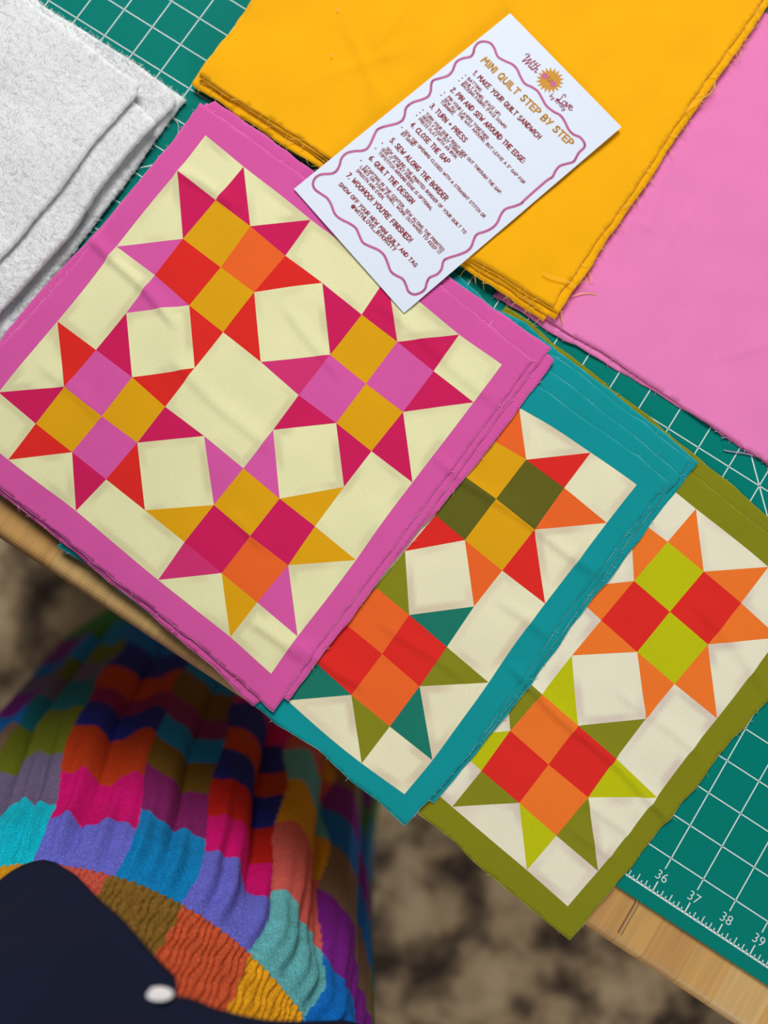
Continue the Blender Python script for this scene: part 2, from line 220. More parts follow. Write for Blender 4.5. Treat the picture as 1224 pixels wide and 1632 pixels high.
def triangulate(outline, segs, res, seed=1, clip=None):
    """fine triangles inside outline, with segs as kept edges. Returns xy, tris"""
    r = np.random.RandomState(seed)
    x0, y0 = outline.min(0); x1, y1 = outline.max(0)
    gx, gy = np.meshgrid(np.arange(x0 + res / 2, x1, res), np.arange(y0 + res / 2, y1, res * 0.87))
    gx[1::2] += res / 2
    gx, gy = gx.ravel() + r.uniform(-.12, .12, gx.size) * res, gy.ravel() + r.uniform(-.12, .12, gx.size) * res
    k = inside(gx, gy, outline); gx, gy = gx[k], gy[k]
    n = len(outline); ring = [(outline[i], outline[(i + 1) % n]) for i in range(n)]
    k = dist_to(gx, gy, ring + [s for s in segs]) > res * 0.45
    gx, gy = gx[k], gy[k]
    verts = [tuple(q) for q in outline]; edges = [(i, (i + 1) % n) for i in range(n)]
    idx = {}
    def vid(q):
        kq = (round(float(q[0]), 4), round(float(q[1]), 4))
        if kq not in idx: idx[kq] = len(verts); verts.append(kq)
        return idx[kq]
    for a, b in segs:
        a, b = np.array(a), np.array(b); m = max(1, int(np.linalg.norm(b - a) / res)); pr = vid(a)
        for q in range(1, m + 1):
            c = vid(a + (b - a) * q / m)
            if c != pr: edges.append((pr, c))
            pr = c
    verts += list(zip(gx.tolist(), gy.tolist()))
    vo, eo, fo, *_ = delaunay_2d_cdt([Vector(v[:2]) for v in verts], edges, [list(range(n))], 0, 1e-5)
    xy = np.array([(v.x, v.y) for v in vo]); tri = np.array([f for f in fo if len(f) == 3])
    c = xy[tri].mean(1); k = inside(c[:, 0], c[:, 1], outline); tri = tri[k]
    a, b, d = xy[tri[:, 0]], xy[tri[:, 1]], xy[tri[:, 2]]
    ar = (b[:, 0] - a[:, 0]) * (d[:, 1] - a[:, 1]) - (b[:, 1] - a[:, 1]) * (d[:, 0] - a[:, 0])
    tri[ar < 0] = tri[ar < 0][:, ::-1]
    tri = tri[np.abs(ar) > 1e-7]
    return xy, tri
def vnormals(P, tri):
    n = np.cross(P[tri[:, 1]] - P[tri[:, 0]], P[tri[:, 2]] - P[tri[:, 0]]); N = np.zeros_like(P)
    for i in range(3): np.add.at(N, tri[:, i], n)
    return N / np.maximum(np.linalg.norm(N, axis=1)[:, None], 1e-12)
def slab(xy, tri, ztop, thick):
    """closed sheet: top, bottom and side walls"""
    n = len(xy); zt = ztop; zb = ztop - thick
    P = np.concatenate([np.c_[xy, zt], np.c_[xy, zb]])
    e = np.concatenate([tri[:, [0, 1]], tri[:, [1, 2]], tri[:, [2, 0]]])
    key = {}
    for a, b in e.tolist(): key[(a, b)] = 1
    side = [(a, b) for (a, b) in key if (b, a) not in key]
    F = tri.tolist() + (tri[:, ::-1] + n).tolist() + [[a, a + n, b + n, b] for a, b in side]
    return P, F
def sub(P, tri, N=None):
    u, inv = np.unique(tri, return_inverse=True)
    return P[u], inv.reshape(tri.shape), (N[u] if N is not None else None), u

# ------------------------------------------------------------------ materials
CREAM = {}
M = dict(
    orchid=fabric('orchid_cotton', (220, 90, 168)), teal=fabric('teal_cotton', (8, 150, 156)), olive=fabric('olive_cotton', (134, 134, 20)),
    golden=fabric('golden_print', (228, 166, 14)), orange=fabric('orange_print', (242, 104, 40)), red=fabric('red_print', (228, 42, 36)),
    crimson=fabric('crimson_print', (210, 28, 92)), rose=fabric('rose_print', (216, 52, 118)), dark_olive=fabric('dark_olive_print', (100, 98, 28)),
    olive_print=fabric('olive_print', (136, 136, 26)), deep_teal=fabric('deep_teal_print', (26, 122, 104)), lime=fabric('lime_print', (194, 196, 8)),
    orange_warm=fabric('soft_orange_print', (246, 122, 42)),
    yellow=fabric('yellow_cotton', (255, 182, 6), bump=0.2, big=0.05), pink=fabric('pink_cotton', (240, 132, 194), bump=0.2, big=0.05),
)
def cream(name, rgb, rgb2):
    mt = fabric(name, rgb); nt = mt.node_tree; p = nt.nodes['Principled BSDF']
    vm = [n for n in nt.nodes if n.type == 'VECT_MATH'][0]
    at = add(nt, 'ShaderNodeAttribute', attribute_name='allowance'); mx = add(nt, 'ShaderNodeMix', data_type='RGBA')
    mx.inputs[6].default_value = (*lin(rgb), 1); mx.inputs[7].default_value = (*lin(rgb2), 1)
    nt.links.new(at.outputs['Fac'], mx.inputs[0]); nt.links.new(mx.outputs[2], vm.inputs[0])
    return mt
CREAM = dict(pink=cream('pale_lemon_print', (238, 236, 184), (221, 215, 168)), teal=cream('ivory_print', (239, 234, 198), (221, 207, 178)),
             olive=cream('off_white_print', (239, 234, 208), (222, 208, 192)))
EDGE = dict(pink=plain('pale_pink_thread', (248, 176, 220), .9), teal=plain('pale_teal_thread', (140, 215, 220), .9), olive=plain('pale_olive_thread', (196, 194, 96), .9),
            yellow=plain('pale_yellow_thread', (250, 205, 90), .9), rose=plain('pale_rose_thread', (226, 128, 168), .9), white=plain('white_thread', (225, 222, 226), .9),
            brown=plain('tan_thread', (190, 150, 60), .9), mauve=plain('mauve_thread', (190, 150, 190), .9), black=plain('dark_thread', (20, 30, 40), .9))

# ------------------------------------------------------------------ floor: mottled carpet
mt, nt, p = nodes('mottled_carpet')
tc = add(nt, 'ShaderNodeTexCoord')
n1 = add(nt, 'ShaderNodeTexNoise'); n1.inputs['Scale'].default_value = 9.5; n1.inputs['Detail'].default_value = 5; n1.inputs['Roughness'].default_value = .56
n2 = add(nt, 'ShaderNodeTexNoise'); n2.inputs['Scale'].default_value = 700; n2.inputs['Detail'].default_value = 2
for n in (n1, n2): nt.links.new(tc.outputs['Object'], n.inputs['Vector'])
cr = add(nt, 'ShaderNodeValToRGB')
e = cr.color_ramp.elements
e[0].position = .36; e[0].color = (*lin((80, 68, 60)), 1); e[1].position = .66; e[1].color = (*lin((230, 204, 166)), 1)
k = e.new(.46); k.color = (*lin((142, 122, 98)), 1); k = e.new(.54); k.color = (*lin((200, 174, 138)), 1)
nt.links.new(n1.outputs['Fac'], cr.inputs[0])
mu = add(nt, 'ShaderNodeMix', data_type='RGBA', blend_type='MULTIPLY'); mu.inputs[0].default_value = .25
nt.links.new(cr.outputs[0], mu.inputs[6]); nt.links.new(n2.outputs['Fac'], mu.inputs[7]); nt.links.new(mu.outputs[2], p.inputs['Base Color'])
p.inputs['Roughness'].default_value = 1; p.inputs['Specular IOR Level'].default_value = .05
b = add(nt, 'ShaderNodeBump'); b.inputs['Strength'].default_value = .6; b.inputs['Distance'].default_value = .004
nt.links.new(n2.outputs['Fac'], b.inputs['Height']); nt.links.new(b.outputs[0], p.inputs['Normal'])
g = 60; xs = np.linspace(-60, 110, g); ys = np.linspace(-70, 110, g)
X, Y = np.meshgrid(xs, ys); wv = Waves(3, 3, 9)
Pf = np.c_[X.ravel(), Y.ravel(), FLOOR + .06 * wv(X.ravel(), Y.ravel()) - .1]
Ff = [(j * g + i, j * g + i + 1, (j + 1) * g + i + 1, (j + 1) * g + i) for j in range(g - 1) for i in range(g - 1)]
fl = mesh_obj('floor', Pf, Ff, mt, base=(25, 0, FLOOR)); fl['kind'] = 'structure'; fl['label'] = 'mottled brown and black carpet floor far below the table edge'

# ------------------------------------------------------------------ butcher-block table
def wood(name, seed, tone):
    mt, nt, p = nodes(name)
    tc = add(nt, 'ShaderNodeTexCoord'); mp = add(nt, 'ShaderNodeMapping')
    mp.inputs['Scale'].default_value = (260, 9, 60); mp.inputs['Location'].default_value = (seed * 3.1, seed * 1.7, seed)
    nt.links.new(tc.outputs['Object'], mp.inputs[0])
    n1 = add(nt, 'ShaderNodeTexNoise'); n1.inputs['Scale'].default_value = 1; n1.inputs['Detail'].default_value = 5; n1.inputs['Distortion'].default_value = .6
    nt.links.new(mp.outputs[0], n1.inputs[0])
    cr = add(nt, 'ShaderNodeValToRGB'); e = cr.color_ramp.elements
    a = np.array(tone, float)
    e[0].position = .3; e[0].color = (*lin(a * .93), 1); e[1].position = .72; e[1].color = (*lin(np.minimum(a * 1.03, 255)), 1)
    nt.links.new(n1.outputs['Fac'], cr.inputs[0]); nt.links.new(cr.outputs[0], p.inputs['Base Color'])
    p.inputs['Roughness'].default_value = .5; p.inputs['Specular IOR Level'].default_value = .35
    b = add(nt, 'ShaderNodeBump'); b.inputs['Strength'].default_value = .12; b.inputs['Distance'].default_value = .0006
    nt.links.new(n1.outputs['Fac'], b.inputs['Height']); nt.links.new(b.outputs[0], p.inputs['Normal'])
    return mt
WOOD = [wood('birch_stave_%d' % i, i, t) for i, t in enumerate([(228, 186, 120), (210, 162, 96), (234, 196, 138), (218, 176, 114), (200, 150, 88)])]
WDARK = wood('walnut_streak', 9, (172, 126, 74))
TT = -.1; TB = -1.7; TY0, TY1 = -1.76, 30.0
table = empty('butcher_block_table', (25, 14, FLOOR))
tag(table, 'pale wooden butcher block table of glued staves under the green mat', 'table')
joints = [-2.0, .1, 1.9, 4.0, 6.0, 7.7, 9.6, 11.6, 13.3, 15.6, 17.64, 19.49, 21.2, 23.3, 25.1, 27.2, 29.1, 31.0, 33.0, 34.4, 35.84, 36.65, 37.73, 38.79, 40.1, 42.0, 44.0, 46.1, 48.0, 50.2, 52.0]
for i in range(len(joints) - 1):
    x0, x1 = joints[i] + .001, joints[i + 1] - .001
    prof = []
    r = .34                                                        # rounded-over front edge
    for k in range(7):
        a = math.pi / 2 * k / 6; prof.append((TY0 + r - r * math.sin(a), TT - r + r * math.cos(a)))
    prof = [(TY1, TT)] + prof + [(TY0, TB), (TY1, TB)]
    mb = MB(); n = len(prof)
    c = .006
    ring = lambda x, q: [(x, y + (q if y < 0 else -q), z - (q if z > -1 else -q)) for y, z in prof]
    v = ring(x0, c) + ring(x0 + c, 0) + ring(x1 - c, 0) + ring(x1, c); f = []
    for a in range(3):
        for j in range(n): f.append((a * n + j, a * n + (j + 1) % n, (a + 1) * n + (j + 1) % n, (a + 1) * n + j))
    f += [tuple(range(n))[::-1], tuple(3 * n + j for j in range(n))]
    mb.add(v, [q[::-1] for q in f])
    o = mb.build('stave', WOOD[(i * 7 + i // 3) % 5], table, smooth=False)
mb = MB(); mb.box(35.79, 35.85, TY0 + .36, 20, TT - .02, TT + .003); mb.box(35.90, 35.93, TY0 + .34, 20, TT - .02, TT + .002)
mb.build('dark_streak', WDARK, table, label='dark brown glue line streak between two staves')
for lx in (1.5, 46.5):
    for ly in (1.5, 26.5):
        mb = MB(); mb.box(lx - 1.6, lx + 1.6, ly - 1.6 + .2, ly + 1.6 + .2, FLOOR, TB, .12); mb.build('leg', WOOD[1], table, smooth=False)
for y0, y1, x0, x1 in ((2.4, 3.4, 3.2, 45), (25.4, 26.4, 3.2, 45)):
    mb = MB(); mb.box(x0, x1, y0, y1, TB - 4, TB, .06); mb.build('apron', WOOD[3], table, smooth=False)

# ------------------------------------------------------------------ cutting mat
mt, nt, p = nodes('green_mat_vinyl')
tc = add(nt, 'ShaderNodeTexCoord'); n1 = add(nt, 'ShaderNodeTexNoise'); n1.inputs['Scale'].default_value = 2600; n1.inputs['Detail'].default_value = 1
nt.links.new(tc.outputs['Object'], n1.inputs['Vector'])
p.inputs['Base Color'].default_value = (*lin((0, 126, 115)), 1); p.inputs['Roughness'].default_value = .7; p.inputs['Specular IOR Level'].default_value = .06
b = add(nt, 'ShaderNodeBump'); b.inputs['Strength'].default_value = .12; b.inputs['Distance'].default_value = .0003
nt.links.new(n1.outputs['Fac'], b.inputs['Height']); nt.links.new(b.outputs[0], p.inputs['Normal'])
mb = MB(); mb.box(-.9, 47.4, -.40, 25.0, -.096, 0, .012)
mat = mb.build('cutting_mat', mt, smooth=False, base=(23, 12, -.096))
tag(mat, 'green cutting mat with white inch grid lying on the wooden table', 'cutting mat')
WHITE = plain('white_mat_print', (226, 236, 236), .6)
ZL = .003
def strip(mb, a, b, w, z=ZL, h=.002):
    a, b = np.array(a, float), np.array(b, float); d = b - a; L = np.linalg.norm(d); n = np.array([-d[1], d[0]]) / L * w / 2
    q = [a - n, b - n, b + n, a + n]
    mb.add([(*t, z) for t in q] + [(*t, z - h) for t in q], [(0, 1, 2, 3), (0, 4, 5, 1), (1, 5, 6, 2), (2, 6, 7, 3), (3, 7, 4, 0)])
mb = MB()
for u in range(1, 46): strip(mb, (u, .68), (u, 24.4), .030)
for v in range(1, 24): strip(mb, (.68, v), (45.4, v), .030)
strip(mb, (30, 14), (36.0, 8.0), .035); strip(mb, (11, 7), (18, 14), .035)
mb.build('grid_lines', WHITE, mat, smooth=False, kind='stuff')
mb = MB(); strip(mb, (0, 0), (46.2, 0), .050)
for i in range(0, 46 * 8 + 1):
    h = .30 if i % 8 == 0 else .21 if i % 4 == 0 else .17 if i % 2 == 0 else .10
    strip(mb, (i / 8, 0), (i / 8, h), .026 if i % 8 else .034)
mb.build('ruler_ticks', WHITE, mat, smooth=False, kind='stuff')
def text_mesh(s, size):
    cu = bpy.data.curves.new('t', 'FONT'); cu.body = s; cu.size = size; cu.align_x = 'CENTER'; cu.extrude = .001; cu.resolution_u = 4; cu.offset = -.004
    o = bpy.data.objects.new('t', cu); COL.objects.link(o)
    me = o.to_mesh(); v = [tuple(q.co) for q in me.vertices]; f = [list(q.vertices) for q in me.polygons]
    o.to_mesh_clear(); bpy.data.objects.remove(o); bpy.data.curves.remove(cu); return v, f
for u in range(30, 46):
    v, f = text_mesh(str(u), .36)
    child(mat, 'numeral', [(x + u + .02, y + .35, z + ZL) for x, y, z in v], f, WHITE, smooth=False)

# ------------------------------------------------------------------ quilt panels
def tps(ctrl, lam=.004):
    C = np.array(ctrl, float); A = C[:, :2]; n = len(A)
    def U(r2): return np.where(r2 > 0, r2 * np.log(np.maximum(r2, 1e-12)), 0)
    K = U(((A[:, None] - A[None]) ** 2).sum(2)) + lam * np.eye(n)
    Pm = np.c_[np.ones(n), A]; S = np.zeros((n + 3, n + 3)); S[:n, :n] = K; S[:n, n:] = Pm; S[n:, :n] = Pm.T
    w = np.linalg.solve(S, np.r_[C[:, 2:], np.zeros((3, 2))])
    def f(q):
        q = np.atleast_2d(np.array(q, float)); k = U(((q[:, None] - A[None]) ** 2).sum(2))
        return k @ w[:n] + np.c_[np.ones(len(q)), q] @ w[n:]
    return f
STAR = [((1, 1), (0, 1), (1, 2)), ((1, 1), (1, 0), (2, 1)), ((3, 1), (2, 1), (3, 0)), ((3, 1), (4, 1), (3, 2)),
        ((3, 3), (4, 3), (3, 2)), ((3, 3), (2, 3), (3, 4)), ((1, 3), (0, 3), (1, 2)), ((1, 3), (1, 4), (2, 3))]
SQ = [((1, 1), (2, 1), (2, 2), (1, 2)), ((2, 1), (3, 1), (3, 2), (2, 2)), ((1, 2), (2, 2), (2, 3), (1, 3)), ((2, 2), (3, 2), (3, 3), (2, 3))]
# triangle colours in the order of STAR, then the four squares (top, right, left, bottom in the photo)
PAT = {
 'pink': {(0, 0): ('crimson crimson crimson red red red orchid orchid', 'golden orange red golden'),
          (4, 0): ('crimson crimson crimson crimson crimson crimson rose crimson', 'golden orchid orchid golden'),
          (0, 4): ('red crimson red crimson red crimson crimson red', 'orchid golden golden orchid'),
          (4, 4): ('orchid orchid golden golden orchid golden golden rose', 'golden crimson crimson orange')},
 'teal': {(4, 0): ('red orange red orange red orange orange red', 'golden dark_olive dark_olive golden'),
          (4, 4): ('deep_teal olive_print deep_teal olive_print deep_teal olive_print olive_print deep_teal', 'orange red red orange'),
          (0, 0): ('orange red orange red orange red red orange', 'golden dark_olive dark_olive golden'),
          (0, 4): ('deep_teal olive_print deep_teal olive_print deep_teal olive_print olive_print deep_teal', 'orange red red orange')},
 'olive': {(4, 0): (' '.join(['orange_warm'] * 8), 'lime red red lime'),
           (4, 4): ('olive_print lime olive_print lime olive_print lime lime olive_print', 'orange_warm red red orange_warm'),
           (0, 0): (' '.join(['orange_warm'] * 8), 'lime red red lime'),
           (0, 4): ('olive_print lime olive_print lime olive_print lime lime olive_print', 'orange_warm red red orange_warm')}}
# creases: (x0,y0,x1,y1,height,width) in inches along the ironed folds
CREASE = {'pink': [], 'teal': [], 'olive': []}
def crease_px(k, a0, b0, a1, b1, h, w): CREASE[k].append((a0, b0, a1, b1, h, w))
crease_px('pink', -.7, 3.15, 2.2, 3.55, .05, .10); crease_px('pink', -.2, 1.0, 1.6, .9, .035, .10)
crease_px('pink', 5.0, .6, 8.5, .75, .03, .12); crease_px('pink', 2.3, 4.2, 5.3, 4.4, .03, .12); crease_px('pink', 7.0, 7.5, 8.6, 7.2, .05, .11)
crease_px('pink', 3.6, 1.8, 5.6, 2.3, .03, .11); crease_px('pink', 5.2, 5.9, 6.6, 6.1, .03, .10); crease_px('pink', .2, 5.9, 2.2, 6.1, .022, .12)
crease_px('teal', 4.0, 2.05, 8.6, 1.9, .05, .10); crease_px('teal', 4.2, 7.0, 6.3, 6.72, .05, .10); crease_px('teal', 5.5, 5.5, 7.8, 5.3, .035, .09)
crease_px('teal', 7.2, 3.6, 8.6, 3.5, .04, .10); crease_px('teal', 4.3, 8.4, 6.2, 8.5, .03, .12)
crease_px('olive', 4.0, 5.05, 8.6, 5.15, .055, .09); crease_px('olive', 6.8, 6.1, 8.3, 6.0, .035, .09); crease_px('olive', 6.9, 6.7, 8.3, 6.6, .03, .08)
crease_px('olive', 6.1, 3.9, 8.4, 3.8, .03, .10); crease_px('olive', 6.0, 1.5, 8.6, 2.0, .03, .12)
PB = {'pink': (Waves(11, 1.6, 5), .010), 'teal': (Waves(12, 1.6, 5), .012), 'olive': (Waves(13, 1.6, 5), .010)}
MAP = {k: tps(c) for k, c in CTRL.items()}
def panel_lift(kind, x, y, k=1.0):
    w, amp = PB[kind]; z = amp * (w(x, y) + 1.5)
    for a0, b0, a1, b1, h, wd in CREASE[kind]:
        p0, p1 = MAP[kind]([(a0, b0), (a1, b1)]); d = p1 - p0; L = np.linalg.norm(d); d = d / L
        t = (x - p0[0]) * d[0] + (y - p0[1]) * d[1]; s = -(x - p0[0]) * d[1] + (y - p0[1]) * d[0]
        s = s + .05 * np.sin(t * 1.7 + p0[0])
        e = np.clip(t / .5, 0, 1) * np.clip((L - t) / .5, 0, 1)
        # a soft ridge, steeper towards the reader
        z = z + 1.6 * k * h * e * np.exp(-(np.where(s > 0, s / (wd * 2.4), s / wd)) ** 2)
    over = np.maximum(0, TY0 - y)                                    # hangs a little past the table edge
    return z - .05 * over ** 2
BASE_Z = {'pink': lambda x, y: .02 + .085 * np.clip((x - 9) / 7, 0, 1) + .8 * panel_lift('teal', x, y) * np.clip((x - 15) / 4, 0, 1), 'teal': lambda x, y: panel_lift('olive', x, y), 'olive': lambda x, y: .0 * x}
COLNAME = {'crimson': 'crimson', 'red': 'red', 'orchid': 'orchid pink', 'golden': 'golden yellow', 'orange': 'orange', 'rose': 'rose pink', 'dark_olive': 'dark olive',
           'olive_print': 'olive green', 'deep_teal': 'deep teal', 'lime': 'lime green', 'orange_warm': 'soft orange'}
def frayed(ring3, mb, rng, every, lmin, lmax, r=.006, bias=None):
    """stray threads along a closed 3-D outline"""
    n = len(ring3); P = np.array(ring3); c = P.mean(0)
    k = int(n / every)
    for _ in range(k):
        i = rng.randrange(n); a, b = P[i], P[(i + 1) % n]; t = (b - a); t[2] = 0; L = np.linalg.norm(t)
        if L < 1e-6: continue
        t /= L; o = np.array([t[1], -t[0], 0])
        if np.dot(o, a - c) < 0: o = -o
        if bias and not bias(o): continue
        ln = rng.uniform(lmin, lmax); s = rng.uniform(-1.3, 1.3)
        d = o * .55 + t * s; d /= np.linalg.norm(d)
        q1 = a + d * ln * .5 + t * rng.uniform(-.3, .3) * ln; q2 = a + d * ln + t * rng.uniform(-.5, .5) * ln; q2[2] -= .05 * ln; q1[2] += .05 * ln
        mb.tube(bez(a - o * .03, q1, q2, 5), r, 3)
def raw_edge(o, ring, zf, mat, seed, r=.0065, every=9, lmin=.03, lmax=.15):
    rng = random.Random(seed); P = np.c_[ring, zf(ring[:, 0], ring[:, 1]) - .001]
    mb = MB()
    rr = np.abs(np.sin(np.arange(len(P)) * .37 + seed) * np.sin(np.arange(len(P)) * .11)) * r * .8 + r * .25
    mb.tube(P, rr, 4, closed=True); frayed(P, mb, rng, every, lmin, lmax, .005)
    return mb.build('frayed_edge', mat, o, kind='stuff')
def panel(kind, sheet, z, printed, label, seed, group, reach=0):
    f = MAP[kind]; out = wavy(densify(SHEETS[sheet], .11, .0035, seed), seed, .012)
    # a little scissor waviness
    segs = []; field = f(densify([(0, 0), (8, 0), (8, 8), (0, 8)], .25))
    W2 = lambda q: [tuple(t) for t in f(q)]
    tris, cols, kinds = [], [], []
    if printed:
        for (ox, oy), (tc_, sc_) in PAT[kind].items():
            for t, c in zip(STAR, tc_.split()): tris.append(W2([(a + ox, b + oy) for a, b in t])); cols.append(c); kinds.append('star_point')
            for t, c in zip(SQ, sc_.split()): tris.append(W2([(a + ox, b + oy) for a, b in t])); cols.append(c); kinds.append('square_patch')
        segs = [(field[i], field[(i + 1) % len(field)]) for i in range(len(field))]
        seen = set()
        for t in tris:
            for i in range(len(t)):
                kk = tuple(sorted([tuple(np.round(t[i], 3)), tuple(np.round(t[(i + 1) % len(t)], 3))]))
                if kk not in seen: seen.add(kk); segs.append((t[i], t[(i + 1) % len(t)]))
    res = .095
    xy, tri = triangulate(out, segs, res, seed)
    zf = lambda x, y: z + BASE_Z[kind](x, y) + panel_lift(kind, x, y, 1.0 if printed else .72)
    zt = zf(xy[:, 0], xy[:, 1])
    P, F = slab(xy, tri, zt, .009)
    base = (P[:, 0].mean(), P[:, 1].mean(), P[:, 2].min())
    o = mesh_obj('quilt_panel', P, F, M['orchid' if kind == 'pink' else kind], base=base)
    tag(o, label, 'quilt panel', group)
    if printed:
        Pt = np.c_[xy, zt + .0035]; N = vnormals(Pt, tri); c = xy[tri].mean(1); left = inside(c[:, 0], c[:, 1], field)
        for t, cname, kn in zip(tris, cols, kinds):
            k = inside(c[:, 0], c[:, 1], t) & left
            if k.sum() == 0: continue
            v, fc, nn, _ = sub(Pt, tri[k], N)
            child(o, kn, v, fc, M[cname], normals=nn, label=COLNAME[cname] + (' printed triangle' if kn == 'star_point' else ' printed square'))
            left &= ~k
        v, fc, nn, u = sub(Pt, tri[left], N)
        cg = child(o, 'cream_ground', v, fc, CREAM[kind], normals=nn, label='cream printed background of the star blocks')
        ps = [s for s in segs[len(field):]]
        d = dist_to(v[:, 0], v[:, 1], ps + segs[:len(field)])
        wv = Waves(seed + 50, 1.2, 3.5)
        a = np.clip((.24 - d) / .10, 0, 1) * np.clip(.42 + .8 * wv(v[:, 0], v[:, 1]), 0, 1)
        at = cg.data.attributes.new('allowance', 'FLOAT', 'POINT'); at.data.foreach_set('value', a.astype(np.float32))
    else:
        # plain lower sheets: only their borders show, the printed field stays a plain cream field
        pass
    raw_edge(o, out, zf, EDGE[kind], seed)
    return o
OG = 'olive bordered quilt panels'; TG = 'teal bordered quilt panels'; PG = 'pink bordered quilt panels'
panel('olive', 'olive2', .035, False, 'lower olive green cotton panel showing as a thin strip beneath the top olive star panel', 22, OG)
panel('olive', 'olive1', .062, True, 'olive bordered star quilt panel with lime, orange and red patches on the mat', 21, OG)
panel('teal', 'teal4', .092, False, 'bottom teal panel of the stack, its edge beside the thin olive strip', 34, TG)
panel('teal', 'teal3', .116, False, 'third teal panel down, its edge just inside the bottom teal panel', 33, TG)
panel('teal', 'teal2', .139, False, 'second teal panel down, wide blue border strip under the top teal star panel', 32, TG)
panel('teal', 'teal1', .163, True, 'teal bordered star quilt panel with red, orange and dark olive patches', 31, TG)
panel('pink', 'pink3', .135, False, 'lowest pink panel of the stack, peeping out nearest the batting', 43, PG)
panel('pink', 'pink2', .165, False, 'middle pink panel with its corner sticking out over the teal border', 42, PG)
panel('pink', 'pink1', .195, True, 'topmost pink bordered quilt panel with four crimson, gold and orchid stars', 41, PG)

# ------------------------------------------------------------------ folded plain cottons
PUCK = (16.95, 15.3); FX, FY = 17.0, 16.2
def wrinkle_yellow(x, y):
    w = Waves(61, 1.5, 5); z = .034 * w(x, y)
    cx, cy = PUCK                                              # a pucker with four soft rays
    dx, dy = x - cx, y - cy; r = np.hypot(dx, dy); a = np.arctan2(dy, dx)
    z += .08 * np.exp(-(r / .25) ** 2) + .11 * (1 - np.exp(-(r / .45) ** 2)) * np.exp(-r / 1.0) * np.cos(2 * (a - .95)) ** 8 - .05 * np.exp(-(r / 1.3) ** 2) * .6
    s = -(x - FX) * math.sin(1.55) + (y - FY) * math.cos(1.55); t = (x - FX) * math.cos(1.55) + (y - FY) * math.sin(1.55)
    z += .04 * np.exp(-(s / .1) ** 2) * np.clip((t + .6) / .5, 0, 1) * np.clip((3 - t) / .8, 0, 1)
    return z
def wrinkle_pink(x, y):
    w = Waves(62, 1.4, 4); z = .020 * w(x, y)
    for (px, py, ang, L, h) in ((26.0, 16.4, 1.69, .5, .026), (26.3, 16.45, 1.8, .9, .026), (27.2, 16.1, 1.6, .8, .026), (27.45, 16.2, 1.78, 1.0, .022), (26.1, 14.95, 1.76, .6, .022), (26.3, 15.7, .12, .5, .018), (31, 14.5, .9, 1.5, .02)):
        t = (x - px) * math.cos(ang) + (y - py) * math.sin(ang); s = -(x - px) * math.sin(ang) + (y - py) * math.cos(ang)
        z += 1.7 * h * np.exp(-(s / .09) ** 2) * np.exp(-(t / L) ** 4)
    return z
def cotton(name, key, z, wr, tilt, mat, emat, thick, seed, label, group, res=.125, every=5, lmax=.28):
    out = wavy(densify(FAB[key], .10, .005, seed), seed, .016)
    xy, tri = triangulate(out, [], res, seed)
    ring = [(out[i], out[(i + 1) % len(out)]) for i in range(len(out))]
    vw = Waves(seed, .8, 2.2)
    def zf(x, y):
        d = dist_to(x, y, ring)
        return z + tilt(x, y) + wr(x, y) - .008 * np.exp(-d / .35) + .0015 * vw(x, y) * np.exp(-d / .5)
    zt = zf(xy[:, 0], xy[:, 1])
    P, F = slab(xy, tri, zt, thick)
    o = mesh_obj(name, P, F, mat, base=(P[:, 0].mean(), P[:, 1].mean(), P[:, 2].min()))
    tag(o, label, 'fabric', group)
    P3 = np.c_[out, zf(out[:, 0], out[:, 1]) - .003]; mb = MB(); rng = random.Random(seed)
    rr = np.abs(np.sin(np.arange(len(P3)) * .31 + seed)) * .003 + .003
    mb.tube(P3, rr, 4, closed=True); ok = lambda o: o[0] > -.6
    frayed(P3, mb, rng, every, .05, lmax, .0065, ok); frayed(P3, mb, rng, every * 8, .2, lmax * 1.6, .0055, ok)
    mb.build('frayed_edge', emat, o, kind='stuff')
    return o
nt_ = lambda x, y: 0 * x
cotton('pink_fabric', 'pink_b', .06, wrinkle_pink, nt_, M['pink'], EDGE['rose'], .025, 52, 'lower folded light pink cotton on the mat, its left corner under the yellow stack', 'folded light pink cottons', every=6, lmax=.16)
cotton('pink_fabric', 'pink_a', .112, wrinkle_pink, nt_, M['pink'], EDGE['rose'], .025, 51, 'top folded light pink cotton, large smooth sheet beside the yellow stack', 'folded light pink cottons', every=6, lmax=.16)
yt = lambda x, y: .0 * x
YG = 'folded yellow cottons'
cotton('yellow_fabric', 'yellow4', .20, wrinkle_yellow, yt, M['yellow'], EDGE['yellow'], .03, 74, 'bottom yellow cotton of the stack with a frayed edge above the green mat', YG)
cotton('yellow_fabric', 'yellow3', .248, wrinkle_yellow, yt, M['yellow'], EDGE['yellow'], .03, 73, 'third yellow cotton down, a thin strip above the bottom frayed one', YG)
cotton('yellow_fabric', 'yellow2', .297, wrinkle_yellow, yt, M['yellow'], EDGE['yellow'], .03, 72, 'second yellow cotton down, its border strip lying along the pink cotton', YG)
cotton('yellow_fabric', 'yellow1', .346, wrinkle_yellow, yt, M['yellow'], EDGE['yellow'], .03, 71, 'topmost yellow cotton carrying the white instruction card', YG)

